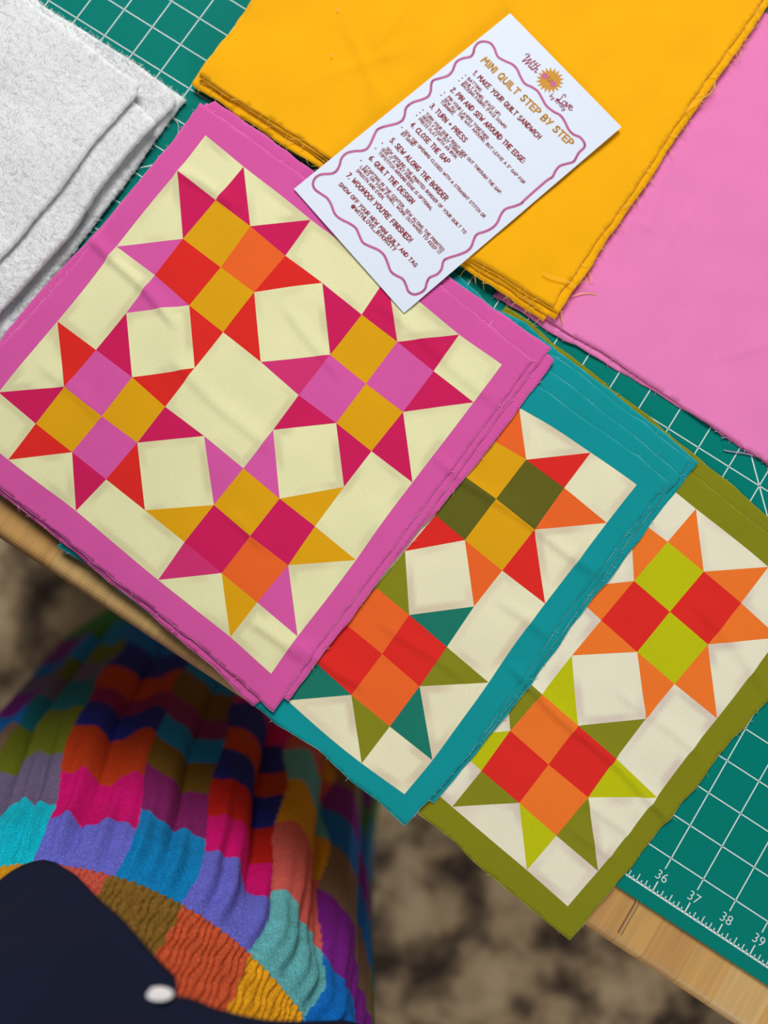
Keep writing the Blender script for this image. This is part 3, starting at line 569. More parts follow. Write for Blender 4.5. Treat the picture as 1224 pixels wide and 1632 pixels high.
# ------------------------------------------------------------------ batting
mt, nt, p = nodes('white_batting')
tc = add(nt, 'ShaderNodeTexCoord')
n1 = add(nt, 'ShaderNodeTexNoise'); n1.inputs['Scale'].default_value = 110; n1.inputs['Detail'].default_value = 6; n1.inputs['Roughness'].default_value = .7; n1.inputs['Distortion'].default_value = .5
n2 = add(nt, 'ShaderNodeTexNoise'); n2.inputs['Scale'].default_value = 900; n2.inputs['Detail'].default_value = 2; n2.inputs['Distortion'].default_value = 1
for n in (n1, n2): nt.links.new(tc.outputs['Object'], n.inputs['Vector'])
ad = add(nt, 'ShaderNodeMath', operation='MULTIPLY_ADD'); ad.inputs[1].default_value = .45
nt.links.new(n2.outputs['Fac'], ad.inputs[0]); nt.links.new(n1.outputs['Fac'], ad.inputs[2])
p.inputs['Base Color'].default_value = (*lin((247, 249, 252)), 1); p.inputs['Subsurface Weight'].default_value = .35; p.inputs['Subsurface Radius'].default_value = (.006, .006, .006); p.inputs['Subsurface Scale'].default_value = 1.0; p.inputs['Roughness'].default_value = 1; p.inputs['Specular IOR Level'].default_value = .1
b = add(nt, 'ShaderNodeBump'); b.inputs['Strength'].default_value = .55; b.inputs['Distance'].default_value = .0018
nt.links.new(ad.outputs[0], b.inputs['Height']); nt.links.new(b.outputs[0], p.inputs['Normal'])
BATM = mt; FIB = plain('white_fibre', (244, 244, 244), .7, .3)
def batting(key, ztop, thick, seed, label, above=None):
    out = densify(smooth_poly(BAT[key], 3, True), .10, .014, seed)
    xy, tri = triangulate(out, [], .085, seed)
    ring = [(out[i], out[(i + 1) % len(out)]) for i in range(len(out))]
    d = dist_to(xy[:, 0], xy[:, 1], ring); r = thick * .42
    t = np.clip(d / r, 0, 1); fall = r * .8 * (1 - np.sqrt(1 - (1 - t) ** 2))
    w1 = Waves(90, 1.5, 5); w2 = Waves(seed, .12, .35, 40)
    zt = ztop + .03 * w1(xy[:, 0], xy[:, 1]) + .010 * w2(xy[:, 0], xy[:, 1]) * t - fall
    P, F = slab(xy, tri, zt, 0)
    n = len(xy); P[n:, 2] = np.maximum(.006, ztop - thick + fall * .9 + .03 * w1(xy[:, 0], xy[:, 1]))
    o = mesh_obj('batting_sheet', P, F, BATM, base=(P[:, 0].mean(), P[:, 1].mean(), P[:, 2].min()))
    tag(o, label, 'batting', 'folded white batting stack')
    # loose surface fibres
    mb = MB(); rng = np.random.RandomState(seed); m = 0
    vis = np.where((xy[:, 0] > 5.5) & (xy[:, 1] > 3.5) & (xy[:, 1] < 13.5))[0]
    if above: vis = vis[~inside(xy[vis, 0], xy[vis, 1], BAT[above])]
    for i in rng.choice(vis, 6500 if above is None else 1500):
        a = rng.uniform(0, 6.28) if rng.rand() < .5 else rng.normal(2.3, .5); L = rng.uniform(.06, .26); c = P[i].copy(); c[2] += .006
        dv = np.array([math.cos(a), math.sin(a), 0]); nv = np.array([-dv[1], dv[0], 0]) * rng.uniform(-.4, .4)
        mb.tube(bez(c - dv * L / 2, c + nv * L + np.array([0, 0, rng.uniform(.01, .04)]), c + dv * L / 2, 4), .0032, 3)
    mb.build('surface_fibres', FIB, o, kind='stuff')
    return o
batting('b4', .15, .14, 84, 'bottom batting sheet of the white stack with a thin grey edge on the mat', 'b3')
batting('b3', .315, .115, 83, 'third batting sheet down, its rounded edge above the bottom one', 'b2')
batting('b2', .47, .105, 82, 'second batting sheet down, a narrow step under the topmost sheet', 'b1')
batting('b1', .63, .11, 81, 'topmost fluffy white batting sheet of the stack beside the yellow cottons')

# ------------------------------------------------------------------ instruction card
GL = {'A': (6, '0,0 3,10 6,0|1,3.5 5,3.5'), 'B': (5, '0,0 0,10 3.4,9.5 4.4,8 3.8,6 .3,5.2 4.2,4.6 5,2.7 4,.5 0,0'), 'C': (5.4, '5,8.5 3.5,10 1.5,9 .2,6 .3,3 1.7,.5 3.8,0 5.3,1.6'),
 'D': (5.4, '0,0 0,10 3,9.2 5.2,6.5 5,3 3,.6 0,0'), 'E': (4.8, '4.7,10 0,10 0,0 4.8,0|0,5 4,5'), 'F': (4.6, '4.6,10 0,10 0,0|0,5 4,5'), 'G': (5.4, '5,8.5 3.5,10 1.5,9.2 .2,6 .3,3 1.8,.4 4,.2 5.3,1.8 5.3,4.5 3.2,4.5'),
 'H': (5, '0,0 0,10|5,0 5,10|0,5 5,5'), 'I': (.6, '.3,0 .3,10'), 'J': (4, '4,10 4,2 2.6,0 .6,.8'), 'K': (4.8, '0,0 0,10|4.7,10 0,4.5 4.9,0'), 'L': (4.3, '0,10 0,0 4.3,0'),
 'M': (7, '0,0 1,10 3.5,4 6,10 7,0'), 'N': (5.2, '0,0 .3,10 5,0 5.2,10'), 'O': (5.8, '2.9,10 1,8.8 0,5 1,1.2 2.9,0 4.8,1.2 5.8,5 4.8,8.8 2.9,10'), 'P': (5, '0,0 0,10 3.6,9.6 5,7.6 4,5.2 0,4.6'),
 'Q': (6, '2.9,10 1,8.8 0,5 1,1.2 2.9,0 4.8,1.2 5.8,5 4.8,8.8 2.9,10|3.6,2.6 6,-.8'), 'R': (5, '0,0 0,10 3.6,9.6 5,7.6 4,5.4 0,4.8|1.8,4.9 5,0'),
 'S': (5, '4.8,8.6 3.4,10 1.2,9.4 .4,7.6 1.5,5.8 3.8,4.6 4.9,2.7 3.9,.6 1.8,0 .1,1.4'), 'T': (5.6, '0,10 5.6,10|2.8,10 2.8,0'), 'U': (5.2, '0,10 .1,3 1.3,.4 3,0 4.7,1 5.2,3.5 5.2,10'),
 'V': (5.6, '0,10 2.8,0 5.6,10'), 'W': (7.2, '0,10 1.4,.3 3.6,6.5 5.6,.3 7.2,10'), 'X': (5, '0,10 5,0|5,10 0,0'), 'Y': (5.2, '0,10 2.6,5|5.2,10 1.6,0'), 'Z': (5, '0,10 5,10 0,0 5,0'),
 '1': (2.4, '0,7.8 2,10 2,0'), '2': (4.6, '.2,8 1.6,10 3.6,9.7 4.3,7.8 0,0 4.6,0'), '3': (4.4, '.3,9.2 2,10 4,8.8 3.6,6.2 1.6,5.3 4.2,4.4 4.4,1.8 2.4,0 0,1'), '4': (4.8, '3.4,0 3.4,10 0,3.2 4.8,3.2'),
 '5': (4.4, '4.2,10 .8,10 .5,5.6 3,6 4.4,3.6 3.4,.6 1.4,0 0,1.2'), '6': (4.6, '3.8,10 1,6.6 0,3 1.2,.3 3.4,.2 4.6,2.4 3.6,4.8 1.4,4.8 .2,3'), '7': (4.4, '0,10 4.4,10 1.4,0'),
 '.': (.8, '.3,0 .5,.5'), ',': (1, '.7,.8 .2,-1.4'), '!': (.9, '.5,10 .4,3.2|.3,0 .5,.5'), "'": (.8, '.5,10 .3,7.6'), '"': (2, '.4,10 .3,8|1.6,10 1.5,8'), ':': (.8, '.3,1.4 .5,1.9|.3,6.4 .5,6.9'),
 '(': (2, '1.8,11 .3,7 .3,3 1.8,-1'), ')': (2, '.2,11 1.7,7 1.7,3 .2,-1'), '+': (4.4, '0,5 4.4,5|2.2,7.4 2.2,2.6'), '_': (5, '0,-.6 5,-.6'),
 '@': (8, '5.4,6.4 4,7.2 2.8,5.6 3,3.4 4.4,3 5.4,4.4 5.6,7 5.6,3.6 6.6,3 7.6,5 6.8,8.6 4.2,10 1.4,8.8 .2,5.6 .8,2.2 3.4,.2 6.2,.8')}
c0, c1, c2, c3 = [np.array(q) for q in CARD]
CZ = lambda s, t: 0.0
def cpt(s, t, up=0.0):
    u, v = s / CW, t / CH
    q = (c0 * (1 - u) + c1 * u) * (1 - v) + (c3 * (1 - u) + c2 * u) * v
    return q + np.array([0, 0, up])
card_m = plain('white_card_stock', (226, 236, 252), .55, .35)
mb = MB(); ns, ntt = 8, 14
gv = [cpt(CW * i / ns, CH * j / ntt, 0) for j in range(ntt + 1) for i in range(ns + 1)]
gf = [(j * (ns + 1) + i, (j + 1) * (ns + 1) + i, (j + 1) * (ns + 1) + i + 1, j * (ns + 1) + i + 1) for j in range(ntt) for i in range(ns)]
gv = np.array(gv); nn = len(gv); gv2 = gv - np.array([0, 0, .018])
edge = [j * (ns + 1) for j in range(ntt + 1)] + [ntt * (ns + 1) + i for i in range(1, ns + 1)] + [j * (ns + 1) + ns for j in range(ntt - 1, -1, -1)] + [i for i in range(ns - 1, 0, -1)]
F = gf + [[q + nn for q in f[::-1]] for f in gf] + [[edge[(i + 1) % len(edge)], edge[i], edge[i] + nn, edge[(i + 1) % len(edge)] + nn] for i in range(len(edge))]
card = mesh_obj('instruction_card', np.concatenate([gv, gv2]), F, card_m, smooth=False, base=tuple(np.concatenate([gv, gv2]).mean(0)))
tag(card, 'white printed instruction card with wavy mauve border across yellow cotton and pink panel', 'card')
INK = dict(t=plain('golden_ink', (198, 140, 18), .6), h=plain('maroon_ink', (150, 38, 50), .6), w=plain('mauve_ink', (196, 100, 152), .6), c=plain('crimson_ink', (168, 44, 84), .6), k=plain('brown_ink', (110, 50, 20), .6),
           s=plain('sun_gold_ink', (212, 148, 20), .6), p=plain('cheek_pink_ink', (204, 100, 150), .6))
INK['b'] = INK['h']; INK['m'] = INK['h']
def ribbon(mb, pts, w, up, closed=False):
    """flat printed stroke with round joints, on the card"""
    P = np.array(pts, float); k = len(P)
    for i in range(k if closed else k - 1):
        a, b = P[i], P[(i + 1) % k]; d = b - a; L = np.linalg.norm(d)
        if L < 1e-6: continue
        n = np.array([-d[1], d[0]]) / L * w / 2
        mb.add([cpt(*(a - n), up), cpt(*(b - n), up), cpt(*(b + n), up), cpt(*(a + n), up)], [(3, 2, 1, 0)])
    for q in P: disc(mb, q, w / 2, up + .0002, 8)
def disc(mb, q, r, up, n=16, ry=None):
    mb.add([cpt(q[0] + r * math.cos(2 * math.pi * i / n), q[1] + (ry or r) * math.sin(2 * math.pi * i / n), up) for i in range(n)], [tuple(range(n))[::-1]])
UP = .004
WT = dict(t=.050, h=.034, b=.021, m=.027); HT = dict(t=.20, h=.148, b=.088, m=.112)
for txt, a, b, st in LINES:
    a, b = np.array(a), np.array(b); h = HT[st]
    adv = [(GL[ch][0] + 2.3 if ch != ' ' else 4.4) for ch in txt]; tot = sum(adv) - 2.3
    L = np.linalg.norm(b - a); d = (b - a) / L; dn = np.array([-d[1], d[0]]); sx = L / tot; sy = h / 10
    x = 0; mb = MB(); rg = random.Random(len(txt))
    for ch, ad_ in zip(txt, adv):
        if ch != ' ':
            jy = rg.uniform(-.4, .4)
            for stt in GL[ch][1].split('|'):
                pts = [tuple(map(float, q.split(','))) for q in stt.split()]
                if len(pts) > 4: pts = smooth_poly(pts, 2).tolist()
                ribbon(mb, [a + d * ((x + px) * sx) + dn * (-(py + jy - 5) * sy) for px, py in pts], WT[st], UP)
        x += ad_
    mb.build({'t': 'title', 'h': 'step_heading', 'b': 'body_text', 'm': 'closing_text'}[st], INK[st], card, smooth=False)
for q in DOTS:
    mb = MB(); disc(mb, q, .022, UP, 10); mb.build('bullet_dot', INK['h'], card, smooth=False)
mb = MB(); ribbon(mb, smooth_poly(WAVE, 4, True), .074, UP, True); mb.build('wavy_border', INK['w'], card, smooth=False, label='wavy mauve printed border line')
# sun emblem with rays, cheeks and smile
S0 = np.array(LOGO['sun']); mb = MB(); star = []
NR = 18
for i in range(NR * 2):
    r = .415 if i % 2 == 0 else .275
    star.append(S0 + r * np.array([math.cos(math.pi * i / NR + .1), math.sin(math.pi * i / NR + .1)]))
v = [cpt(*S0, UP)] + [cpt(*q, UP) for q in star]; mb.add(v, [(0, 1 + (i + 1) % (2 * NR), 1 + i) for i in range(2 * NR)])
sun = mb.build('sun_emblem', INK['s'], card, smooth=False, label='golden smiling sun emblem')
for q in LOGO['ch']: mb = MB(); disc(mb, q, .092, UP + .002, 18); mb.build('cheek', INK['p'], sun, smooth=False)
for q in LOGO['eye']: mb = MB(); disc(mb, q, .022, UP + .002, 10); mb.build('eye', INK['k'], sun, smooth=False)
mb = MB(); mq = np.array(LOGO['mouth']); ribbon(mb, [mq + np.array([-.06 + .12 * t, .055 * math.sin(math.pi * t) - .025]) for t in np.linspace(0, 1, 7)], .02, UP + .002); mb.build('smile', INK['k'], sun, smooth=False)
SCRIPT = {'With': (12.5, '0,7.5 .6,9.5 2,9.6 2.4,8 1.6,7|2.2,9.4 1.6,0 4.4,8 4,0 7,9.6|6.6,5 6.2,1 6.8,.2 7.6,1.2|7.2,7.4 7.3,7.8|8.9,9.4 8,1 8.6,.1 9.4,1|7.8,6.6 10,6.8|10.8,9.8 9.6,0 10.4,3.6 11.4,4.6 11.8,3.6 11.4,.8 12,.2 12.7,1'),
          'Love': (12.5, '3.4,7.8 3.2,9.4 2.2,9.8 1.6,8.6 1.9,5 1.6,1.6 .6,.3 0,1.2 1,1.8 2.6,.4 4,.2|5.6,4.6 4.4,3.8 4.4,1.2 5.6,.2 6.6,1.4 6.4,3.8 5.6,4.6|6.6,4 7.2,4.4 7.8,.3 9,4.6 9.4,4|9.6,2.2 11,2.8 11.3,4.2 10.4,4.8 9.6,3.4 9.8,1 11,.2 12.4,1.4'),
          'by kristy': (24, '1,9.6 .4,.4 1.8,.6 2.6,2.6 1.8,4.2 .7,3.4|3.8,4.4 4,1.2 5.2,1 6,4.4 5.2,-2.4 4,-3 3.8,-1.8|9.6,9.2 8.8,0|11.6,5 9.2,2.6 11.6,.2|12.6,4.4 12.4,.2|12.5,3 13.4,4.6 14.4,4.2|15.4,4.4 15.2,.3|15.6,6.4 15.7,6.8|18.4,4.2 17,4.4 17.2,2.8 18.2,1.8 17.6,.3 16.4,.6|20,7.4 19.6,.4 20.4,.2|19,4.8 20.8,5|21.6,4.4 21.8,1.2 22.8,1 23.6,4.4 22.8,-2.4 21.6,-3 21.4,-1.8')}
for wd, key, h, wt, nm in (('With', 'With', .30, .030, 'script_word'), ('Love', 'Love', .30, .030, 'script_word'), ('by kristy', 'by', .15, .020, 'script_word')):
    a, b = map(np.array, LOGO[key]); L = np.linalg.norm(b - a); d = (b - a) / L; dn = np.array([-d[1], d[0]]); w_, s_ = SCRIPT[wd]; mb = MB()
    for stt in s_.split('|'):
        pts = smooth_poly([tuple(map(float, q.split(','))) for q in stt.split()], 4)
        ribbon(mb, [a + d * px * L / w_ - dn * (py - 4.6) * h / 10 for px, py in pts], wt, UP)
    mb.build(nm, INK['c'], card, smooth=False)

# ------------------------------------------------------------------ loose threads
def thread(pts, r, mat, label):
    mb = MB(); mb.tube(smooth_poly(pts, 6), r, 5); o = mb.build('loose_thread', mat, base=None); tag(o, label, 'thread'); return o
thread([(12.812, 10.902, 0.03), (13.054, 10.963, 0.03), (13.3, 10.926, 0.03), (13.437, 10.82, 0.03), (13.577, 10.587, 0.03)], 0.011, EDGE['white'], 'white thread curling out from the batting corner over the green mat')
thread([(31.631, 11.316, 0.04), (31.841, 11.395, 0.04), (32.083, 11.514, 0.04), (32.283, 11.597, 0.04), (32.41, 11.626, 0.04)], 0.016, EDGE['mauve'], 'long mauve thread lying on the green mat below the pink cotton')
thread([(32.065, 11.689, 0.05), (32.124, 11.62, 0.05), (32.155, 11.576, 0.05)], 0.014, EDGE['mauve'], 'short mauve thread stub standing across the long mauve thread')
thread([(31.138, 11.623, 0.06), (31.18, 11.663, 0.06), (31.29, 11.76, 0.06)], 0.012, EDGE['mauve'], 'tiny mauve thread at the pink cotton edge, farther from the long one')
thread([(31.391, 11.564, 0.06), (31.464, 11.638, 0.06), (31.59, 11.741, 0.06)], 0.012, EDGE['mauve'], 'tiny mauve thread at the pink cotton edge, closer to the long one')
thread([(24.621, 12.757, 0.39), (24.875, 12.768, 0.39), (25.259, 12.88, 0.39), (25.463, 12.915, 0.39), (25.651, 12.882, 0.39)], 0.011, EDGE['yellow'], 'yellow thread lying on the topmost yellow cotton near its corner')
thread([(25.691, 12.735, 0.135), (25.847, 12.915, 0.135), (26.048, 13.077, 0.135), (26.288, 13.186, 0.135)], 0.011, EDGE['yellow'], 'curved pale yellow thread lying on the pink cotton by the yellow corner')
thread([(25.718, 13.657, 0.135), (25.83, 13.507, 0.135), (25.934, 13.354, 0.135)], 0.011, EDGE['yellow'], 'straight pale thread on the pink cotton beside the yellow edge')
thread([(25.672, 12.144, 0.135), (25.78, 12.029, 0.135), (25.882, 11.924, 0.135)], 0.011, EDGE['yellow'], 'short pale thread hanging below the yellow stack corner onto pink cotton')
thread([(24.982, -1.469, 0.17), (25.101, -1.581, 0.17), (25.217, -1.734, 0.17)], 0.012, EDGE['black'], 'short dark thread on the teal border under the pink panel corner')
thread([(25.799, 20.507, 0.39), (25.887, 20.306, 0.39), (25.868, 20.058, 0.39), (25.778, 19.834, 0.39), (25.684, 19.663, 0.39), (25.604, 19.413, 0.39), (25.578, 19.187, 0.39)], 0.011, EDGE['yellow'], 'long looping pale thread across the upper right yellow edge')
thread([(25.783, 18.188, 0.135), (26.008, 17.952, 0.135), (26.249, 17.798, 0.135)], 0.011, EDGE['yellow'], 'pale thread hanging from the yellow edge onto the pink cotton')
thread([(24.19, 10.856, 0.3), (24.181, 10.707, 0.3), (24.258, 10.584, 0.3), (24.395, 10.528, 0.3)], 0.009, EDGE['pink'], 'curled pale pink thread on the pink border below the card')
thread([(14.381, 12.198, 0.34), (14.469, 12.291, 0.34), (14.603, 12.383, 0.34)], 0.009, EDGE['yellow'], 'small yellow thread across the layered yellow edge')


FX_ = (16.06, 14.95, 15.42, 16.25)
for q, lb in (((FX_[0], FX_[1], .40), 'tiny pale lint speck on the yellow cotton left of the card'), ((FX_[2], FX_[3], .40), 'tiny pale lint speck on the yellow cotton at the picture top')):
    mb = MB(); q = np.array(q); mb.tube([q + (-.02, .01, .0), q + (-.008, 0, .012), q + (.01, .004, .012), q + (.02, -.012, .0)], [.008, .018, .018, .008], 6)
    tag(mb.build('lint_speck', EDGE['white']), lb, 'lint')

# ------------------------------------------------------------------ the sewer: skirt and shirt
KEY = [(0.3, 26.5, -11.7, 6.5, 4.4), (0.02, 26.5, -11.7, 6.6, 4.5), (-.22, 26.5, -11.7, 6.95, 4.8), (-1, 26.5, -11.7, 7.2, 5.0), (-4, 26.0, -11.9, 8.0, 5.8), (-8, 25.0, -12, 8.8, 6.6), (-15, 24, -12, 9.6, 7.6), (-25, 22.7, -12.2, 11.0, 8.8), (-35.95, 22.0, -12.4, 12.4, 9.8)]
KEY = np.array(KEY)[::-1]
CN = {'c': (0, 205, 230), 'g': (118, 104, 140), 'o': (112, 122, 18), 't': (0, 122, 140), 'b': (0, 120, 220), 'p': (114, 116, 226), 'm': (226, 0, 122), 'r': (206, 62, 12), 'i': (30, 40, 150), 'k': (150, 10, 100), 'u': (0, 140, 210),
      'l': (140, 30, 110), 'w': (122, 88, 16), 'd': (205, 24, 16), 'h': (108, 196, 204), 's': (232, 104, 96), 'y': (240, 168, 10), 'v': (134, 30, 156), 'n': (136, 108, 84), 'z': (44, 140, 200), 'e': (60, 130, 60)}
COLS = [(-180, 'yhsyhsyh', None), (-162, 'mpdmipdr', None), (-144, 'unlwunlw', None), (-126, 'pmdirpmd', None), (-106, 'hsyhsyhs', None), (-85, 'vnbvgbve', (-6, -9, -11, -14, -16.5, -19, -24)),
 (-63, 'cgotgoue', (-2.8, -5.5, -8.8, -12.2, -14.8, -18, -23)), (-43, 'pmrikrib', (-1.8, -4.4, -7.2, -9.2, -10.8, -13.5, -17)), (-23, 'ulwulwui', (-3.0, -5.2, -7.1, -9, -11, -14, -18)),
 (-7, 'pmdirimt', (-2.4, -4.2, -6.2, -8.2, -10.2, -13, -17)), (11, 'hsyhsyrb', (-2.9, -6.4, -9.4, -12.4, -14.8, -18, -23)), (30, 'bvnbvnbe', (-2.8, -5.9, -9.2, -12, -15, -19, -24)),
 (43, 'vnbvbevo', (-4.5, -8, -11, -14, -17, -21, -26)), (60, 'cgotgoue', None), (80, 'pmrikrib', None), (98, 'ulwulwui', None), (116, 'pmdirimt', None), (134, 'hsyhsyrb', None), (150, 'bvnbvnbe', None), (166, 'vnbvbevo', None)]
CST = np.array([c[0] for c in COLS], float)
DEF = (-2.8, -5.6, -8.6, -11.6, -14.6, -18.5, -24)
PALL = {k: np.array(lin(v)) for k, v in CN.items()}
def skirt_colour(th, z):
    dg = np.degrees(th) + .9 * np.sin(z * .9); i = np.clip(np.searchsorted(CST, dg, side='right') - 1, 0, len(COLS) - 1)
    zz = z + .22 * np.sin(th * 27 + 1) + .16 * np.sin(th * 14 + 2)
    out = np.zeros((len(th), 3))
    for k, (s0, cols, zb) in enumerate(COLS):
        mk = i == k; zb = zb or DEF
        row = np.zeros(mk.sum(), int)
        for q in zb: row += (zz[mk] < q)
        out[mk] = np.array([PALL[c] for c in cols])[row]
    return out
def cloth_attr(name, attr, bump, scale, dist):
    mt, nt, p = nodes(name)
    at = add(nt, 'ShaderNodeAttribute', attribute_name=attr); tc = add(nt, 'ShaderNodeTexCoord')
    n1 = add(nt, 'ShaderNodeTexNoise'); n1.inputs['Scale'].default_value = scale; n1.inputs['Detail'].default_value = 3; n1.inputs['Distortion'].default_value = 1.2
    nt.links.new(tc.outputs['Object'], n1.inputs['Vector'])
    mm = add(nt, 'ShaderNodeMath', operation='MULTIPLY_ADD'); mm.inputs[1].default_value = 1.1; mm.inputs[2].default_value = .24; nt.links.new(n1.outputs['Fac'], mm.inputs[0])
    vm = add(nt, 'ShaderNodeVectorMath', operation='SCALE'); nt.links.new(at.outputs['Color'], vm.inputs[0]); nt.links.new(mm.outputs[0], vm.inputs['Scale'])
    nt.links.new(vm.outputs[0], p.inputs['Base Color']); p.inputs['Roughness'].default_value = .85; p.inputs['Specular IOR Level'].default_value = .2
    b = add(nt, 'ShaderNodeBump'); b.inputs['Strength'].default_value = bump; b.inputs['Distance'].default_value = dist
    nt.links.new(n1.outputs['Fac'], b.inputs['Height']); nt.links.new(b.outputs[0], p.inputs['Normal'])
    return mt
def grid_tube(name, TH, Z, fn, colf, mat, parent):
    th, z = np.meshgrid(TH, Z); th, z = th.ravel(), z.ravel()
    cols = colf(th, z); P = fn(th, z); n, mz = len(TH), len(Z)
    F = [(j * n + i, j * n + (i + 1) % n, (j + 1) * n + (i + 1) % n, (j + 1) * n + i) for j in range(mz - 1) for i in range(n)]
    o = child(parent, name, P, F, mat)
    at = o.data.color_attributes.new('weave', 'FLOAT_COLOR', 'POINT'); at.data.foreach_set('color', np.c_[cols, np.ones(len(cols))].astype(np.float32).ravel())
    return o
person = empty('person', (25, -12, FLOOR))
tag(person, 'person in navy shirt and colourful patchwork skirt standing at the wooden table edge', 'person')
TH = np.concatenate([np.radians(np.linspace(-115, 115, 680, endpoint=False)), np.radians(np.linspace(115, 245, 90, endpoint=False))])
TH = np.where(TH > math.pi, TH - 2 * math.pi, TH)
ZS = np.concatenate([np.linspace(.3, -10, 170), np.linspace(-10, -20, 70)[1:], np.linspace(-20, -35.97, 40)[1:]])
def sk_arr(th, z):
    cx, cy, rx, ry = [np.interp(z, KEY[:, 0], KEY[:, i]) for i in range(1, 5)]
    dp = np.clip(-z / 36, 0, 1); g = np.clip(-z / 4, 0, 1)
    pleat = np.abs(np.sin(8 * (th - .14) + .35 * np.sin(3 * th + .5))) ** .5 - .7
    fold = np.clip(-z / 6, 0, 1) * .135 * pleat * (1 + .3 * np.sin(5 * th)) + g * (.022 * np.sin(19 * th + 2.1 + .4 * np.sin(3 * th)) + .010 * np.sin(37 * th + z * .1))
    g2 = np.clip(-z / .8, 0, 1) * (1 - np.clip((-z - 1) / 7, 0, 1))
    gath = g2 * (.016 * np.sin(46 * th + 1.5 * np.sin(7 * th) + .25 * z) + .010 * np.sin(83 * th + .6 * np.sin(z)))
    puff = .04 * np.exp(-((z + 1.4) / .9) ** 2)
    k = 1 + fold * (.8 + .4 * dp) + gath + puff
    cr = .018 * np.sin(z * 9 + 31 * th + 2 * np.sin(9 * th)) * np.exp(z / 4)
    return np.c_[cx + (rx * k + cr) * np.sin(th), cy + (ry * k + cr) * np.cos(th), z]
grid_tube('skirt', TH, ZS, sk_arr, skirt_colour, cloth_attr('patchwork_skirt_cotton', 'weave', .8, 620, .0016), person)
WCOL = [(-180, (236, 172, 20)), (-140, (128, 92, 34)), (-100, (214, 84, 60)), (-62, (226, 160, 20)), (-44, (216, 92, 74)), (-24, (140, 104, 38)), (-6, (216, 92, 52)), (12, (246, 174, 26)), (30, (60, 150, 210)), (48, (216, 92, 74)), (90, (140, 104, 38)), (135, (216, 92, 52))]
def band_colour(th, z):
    s = np.array([w[0] for w in WCOL], float); c = np.array([lin(w[1]) for w in WCOL]); return c[np.clip(np.searchsorted(s, np.degrees(th) + .4 * np.sin(z * 7), side='right') - 1, 0, len(WCOL) - 1)]
def band_pt(th, z):
    cx, cy, rx, ry = 26.5, -11.7, 6.85, 4.72
    rip = .030 * np.sin(215 * th + .9 * np.sin(z * 6.3 + 31 * th) + 2 * np.sin(13 * th) + 1.2 * np.sin(47 * th - z * 2.9)) + .012 * np.sin(z * 26 + 2.6 * np.sin(61 * th) + 3 * np.sin(23 * th)) + .012 * np.sin(330 * th + z * 9)
    lean = -.10 * np.maximum(z, 0)
    return np.c_[cx + (rx + rip + lean) * np.sin(th), cy + (ry + rip + lean + .09 * np.exp(-(z / .3) ** 2)) * np.cos(th), z]
TB_ = np.concatenate([np.radians(np.linspace(-75, 75, 1000, endpoint=False)), np.radians(np.linspace(75, 285, 200, endpoint=False))]); TB_ = np.where(TB_ > math.pi, TB_ - 2 * math.pi, TB_)
wb = grid_tube('waistband', TB_, np.linspace(-.03, 5.5, 84), band_pt, band_colour, cloth_attr('shirred_waistband_cotton', 'weave', .5, 500, .001), person)
wb['label'] = 'shirred elastic waistband in coral, brown and gold blocks'
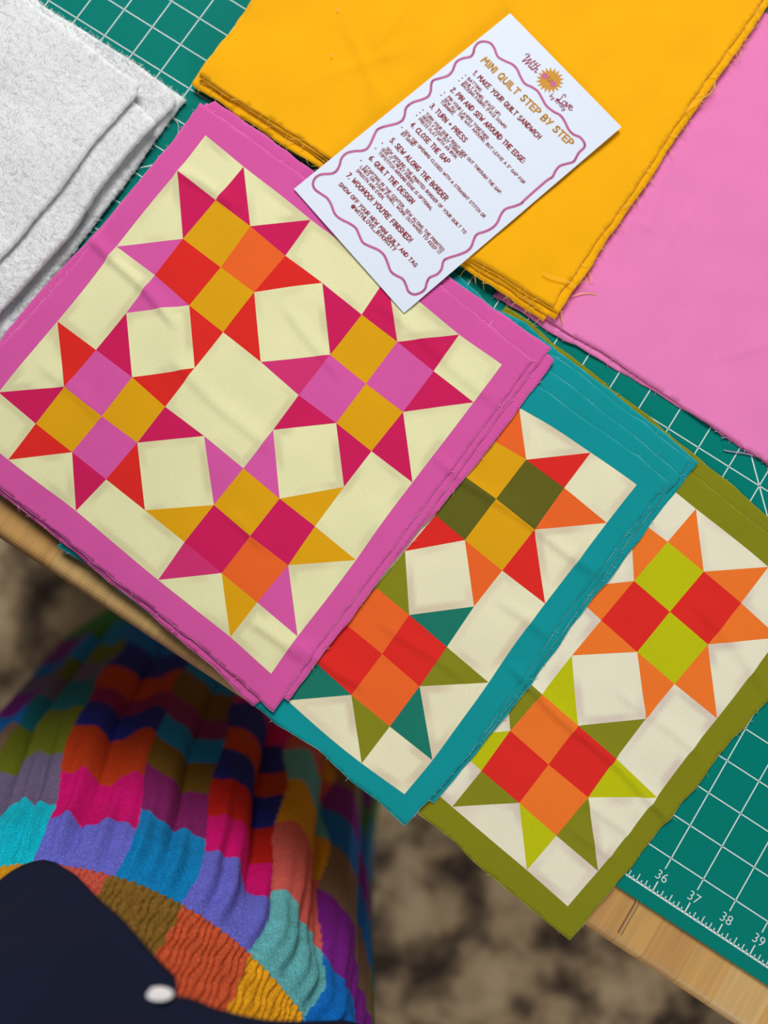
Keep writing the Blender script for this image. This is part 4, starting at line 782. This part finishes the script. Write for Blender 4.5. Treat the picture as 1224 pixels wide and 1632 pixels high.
# navy shirt, hem open at the front
NAVY = fabric('navy_linen', (16, 24, 48), scale=900, var=.25, bump=.5, rough=.95, big=.12)
HT_ = np.array([(-181, .8), (-75, 1.3), (-59, 1.5), (-54, 1.4), (-48.5, 1.35), (-43.5, 1.55), (-36.5, 2.15), (-26.5, 3.0), (-16.5, 3.85), (-9, 4.5), (-4.5, 4.8), (-1.8, 4.95), (-1.2, 5.5), (0, 5.2), (2, 4.9), (7, 4.3), (13.5, 3.45), (27.5, 1.55), (38, .3), (45, -.2), (70, -.5), (181, .8)])
def shirt_xy(th, z):
    t = np.clip((z - 4) / 9, 0, 1.2); rx = 5.6 + 1.2 * t + .6 * np.clip(np.sin(th), 0, 1); ry = 5.5 + .5 * t - 1.4 * np.clip((z - 12) / 5, 0, 1); n = 2 / 3.0
    shoulder = 1 - .75 * np.clip((z - 13.5) / 4, 0, 1) ** 2
    s, c = np.sin(th), np.cos(th)
    w = .10 * np.sin(5 * th + .5 * z) + .05 * np.sin(13 * th + z)
    return 26.9 + (rx * shoulder + w) * np.sign(s) * np.abs(s) ** n, -11.5 + (ry * shoulder + w * .6) * np.sign(c) * np.abs(c) ** n
THS = np.radians(np.concatenate([np.linspace(-180, -60, 60, endpoint=False), np.linspace(-60, 60, 300, endpoint=False), np.linspace(60, 180, 60, endpoint=False)]))
hem = np.interp(np.degrees(THS), HT_[:, 0], HT_[:, 1])
rows = 60; PP = []
for j in range(rows):
    f = j / (rows - 1); z = hem + (17.6 - hem) * f; x, y = shirt_xy(THS, z)
    out = .10 * np.exp(-((z - hem) / .35) ** 2)
    PP.append(np.c_[x, y + out * np.cos(THS), z])
PP = np.concatenate(PP); n = len(THS)
F = [(j * n + i, (j + 1) * n + i, (j + 1) * n + (i + 1) % n, j * n + (i + 1) % n)[::-1] for j in range(rows - 1) for i in range(n)]
top = len(PP); PP = np.concatenate([PP, [[26.9, -11.5, 17.9]]]); F += [((rows - 1) * n + i, (rows - 1) * n + (i + 1) % n, top) for i in range(n)]
shirt = child(person, 'shirt', PP, F, NAVY, label='dark navy cropped shirt with curved hem')
sm = shirt.modifiers.new('cloth_thickness', 'SOLIDIFY'); sm.thickness = .07 * I; sm.offset = 1
# button on the placket
mb = MB(); bc = np.array([26.16, -5.86, 5.72]); prof = [(0, .012), (.14, .012), (.17, .02), (.24, .022), (.262, .008), (.25, -.01), (0, -.015)]; v = []; nb = 28
nv = np.array([-.42, .90, -.05]); nv /= np.linalg.norm(nv); u1 = np.cross(nv, [0, 0, 1.0]); u1 /= np.linalg.norm(u1); u2 = np.cross(nv, u1)
for r, h in prof:
    for i in range(nb): a = 2 * math.pi * i / nb; v.append(bc + nv * (h + .02) + r * (math.cos(a) * u1 + math.sin(a) * u2))
f = [(a * nb + i, a * nb + (i + 1) % nb, (a + 1) * nb + (i + 1) % nb, (a + 1) * nb + i)[::-1] for a in range(len(prof) - 1) for i in range(nb)]
mb.add(v, f); mb.build('button', plain('white_shell_button', (246, 248, 252), .3, .5), shirt, label='white round shirt button')
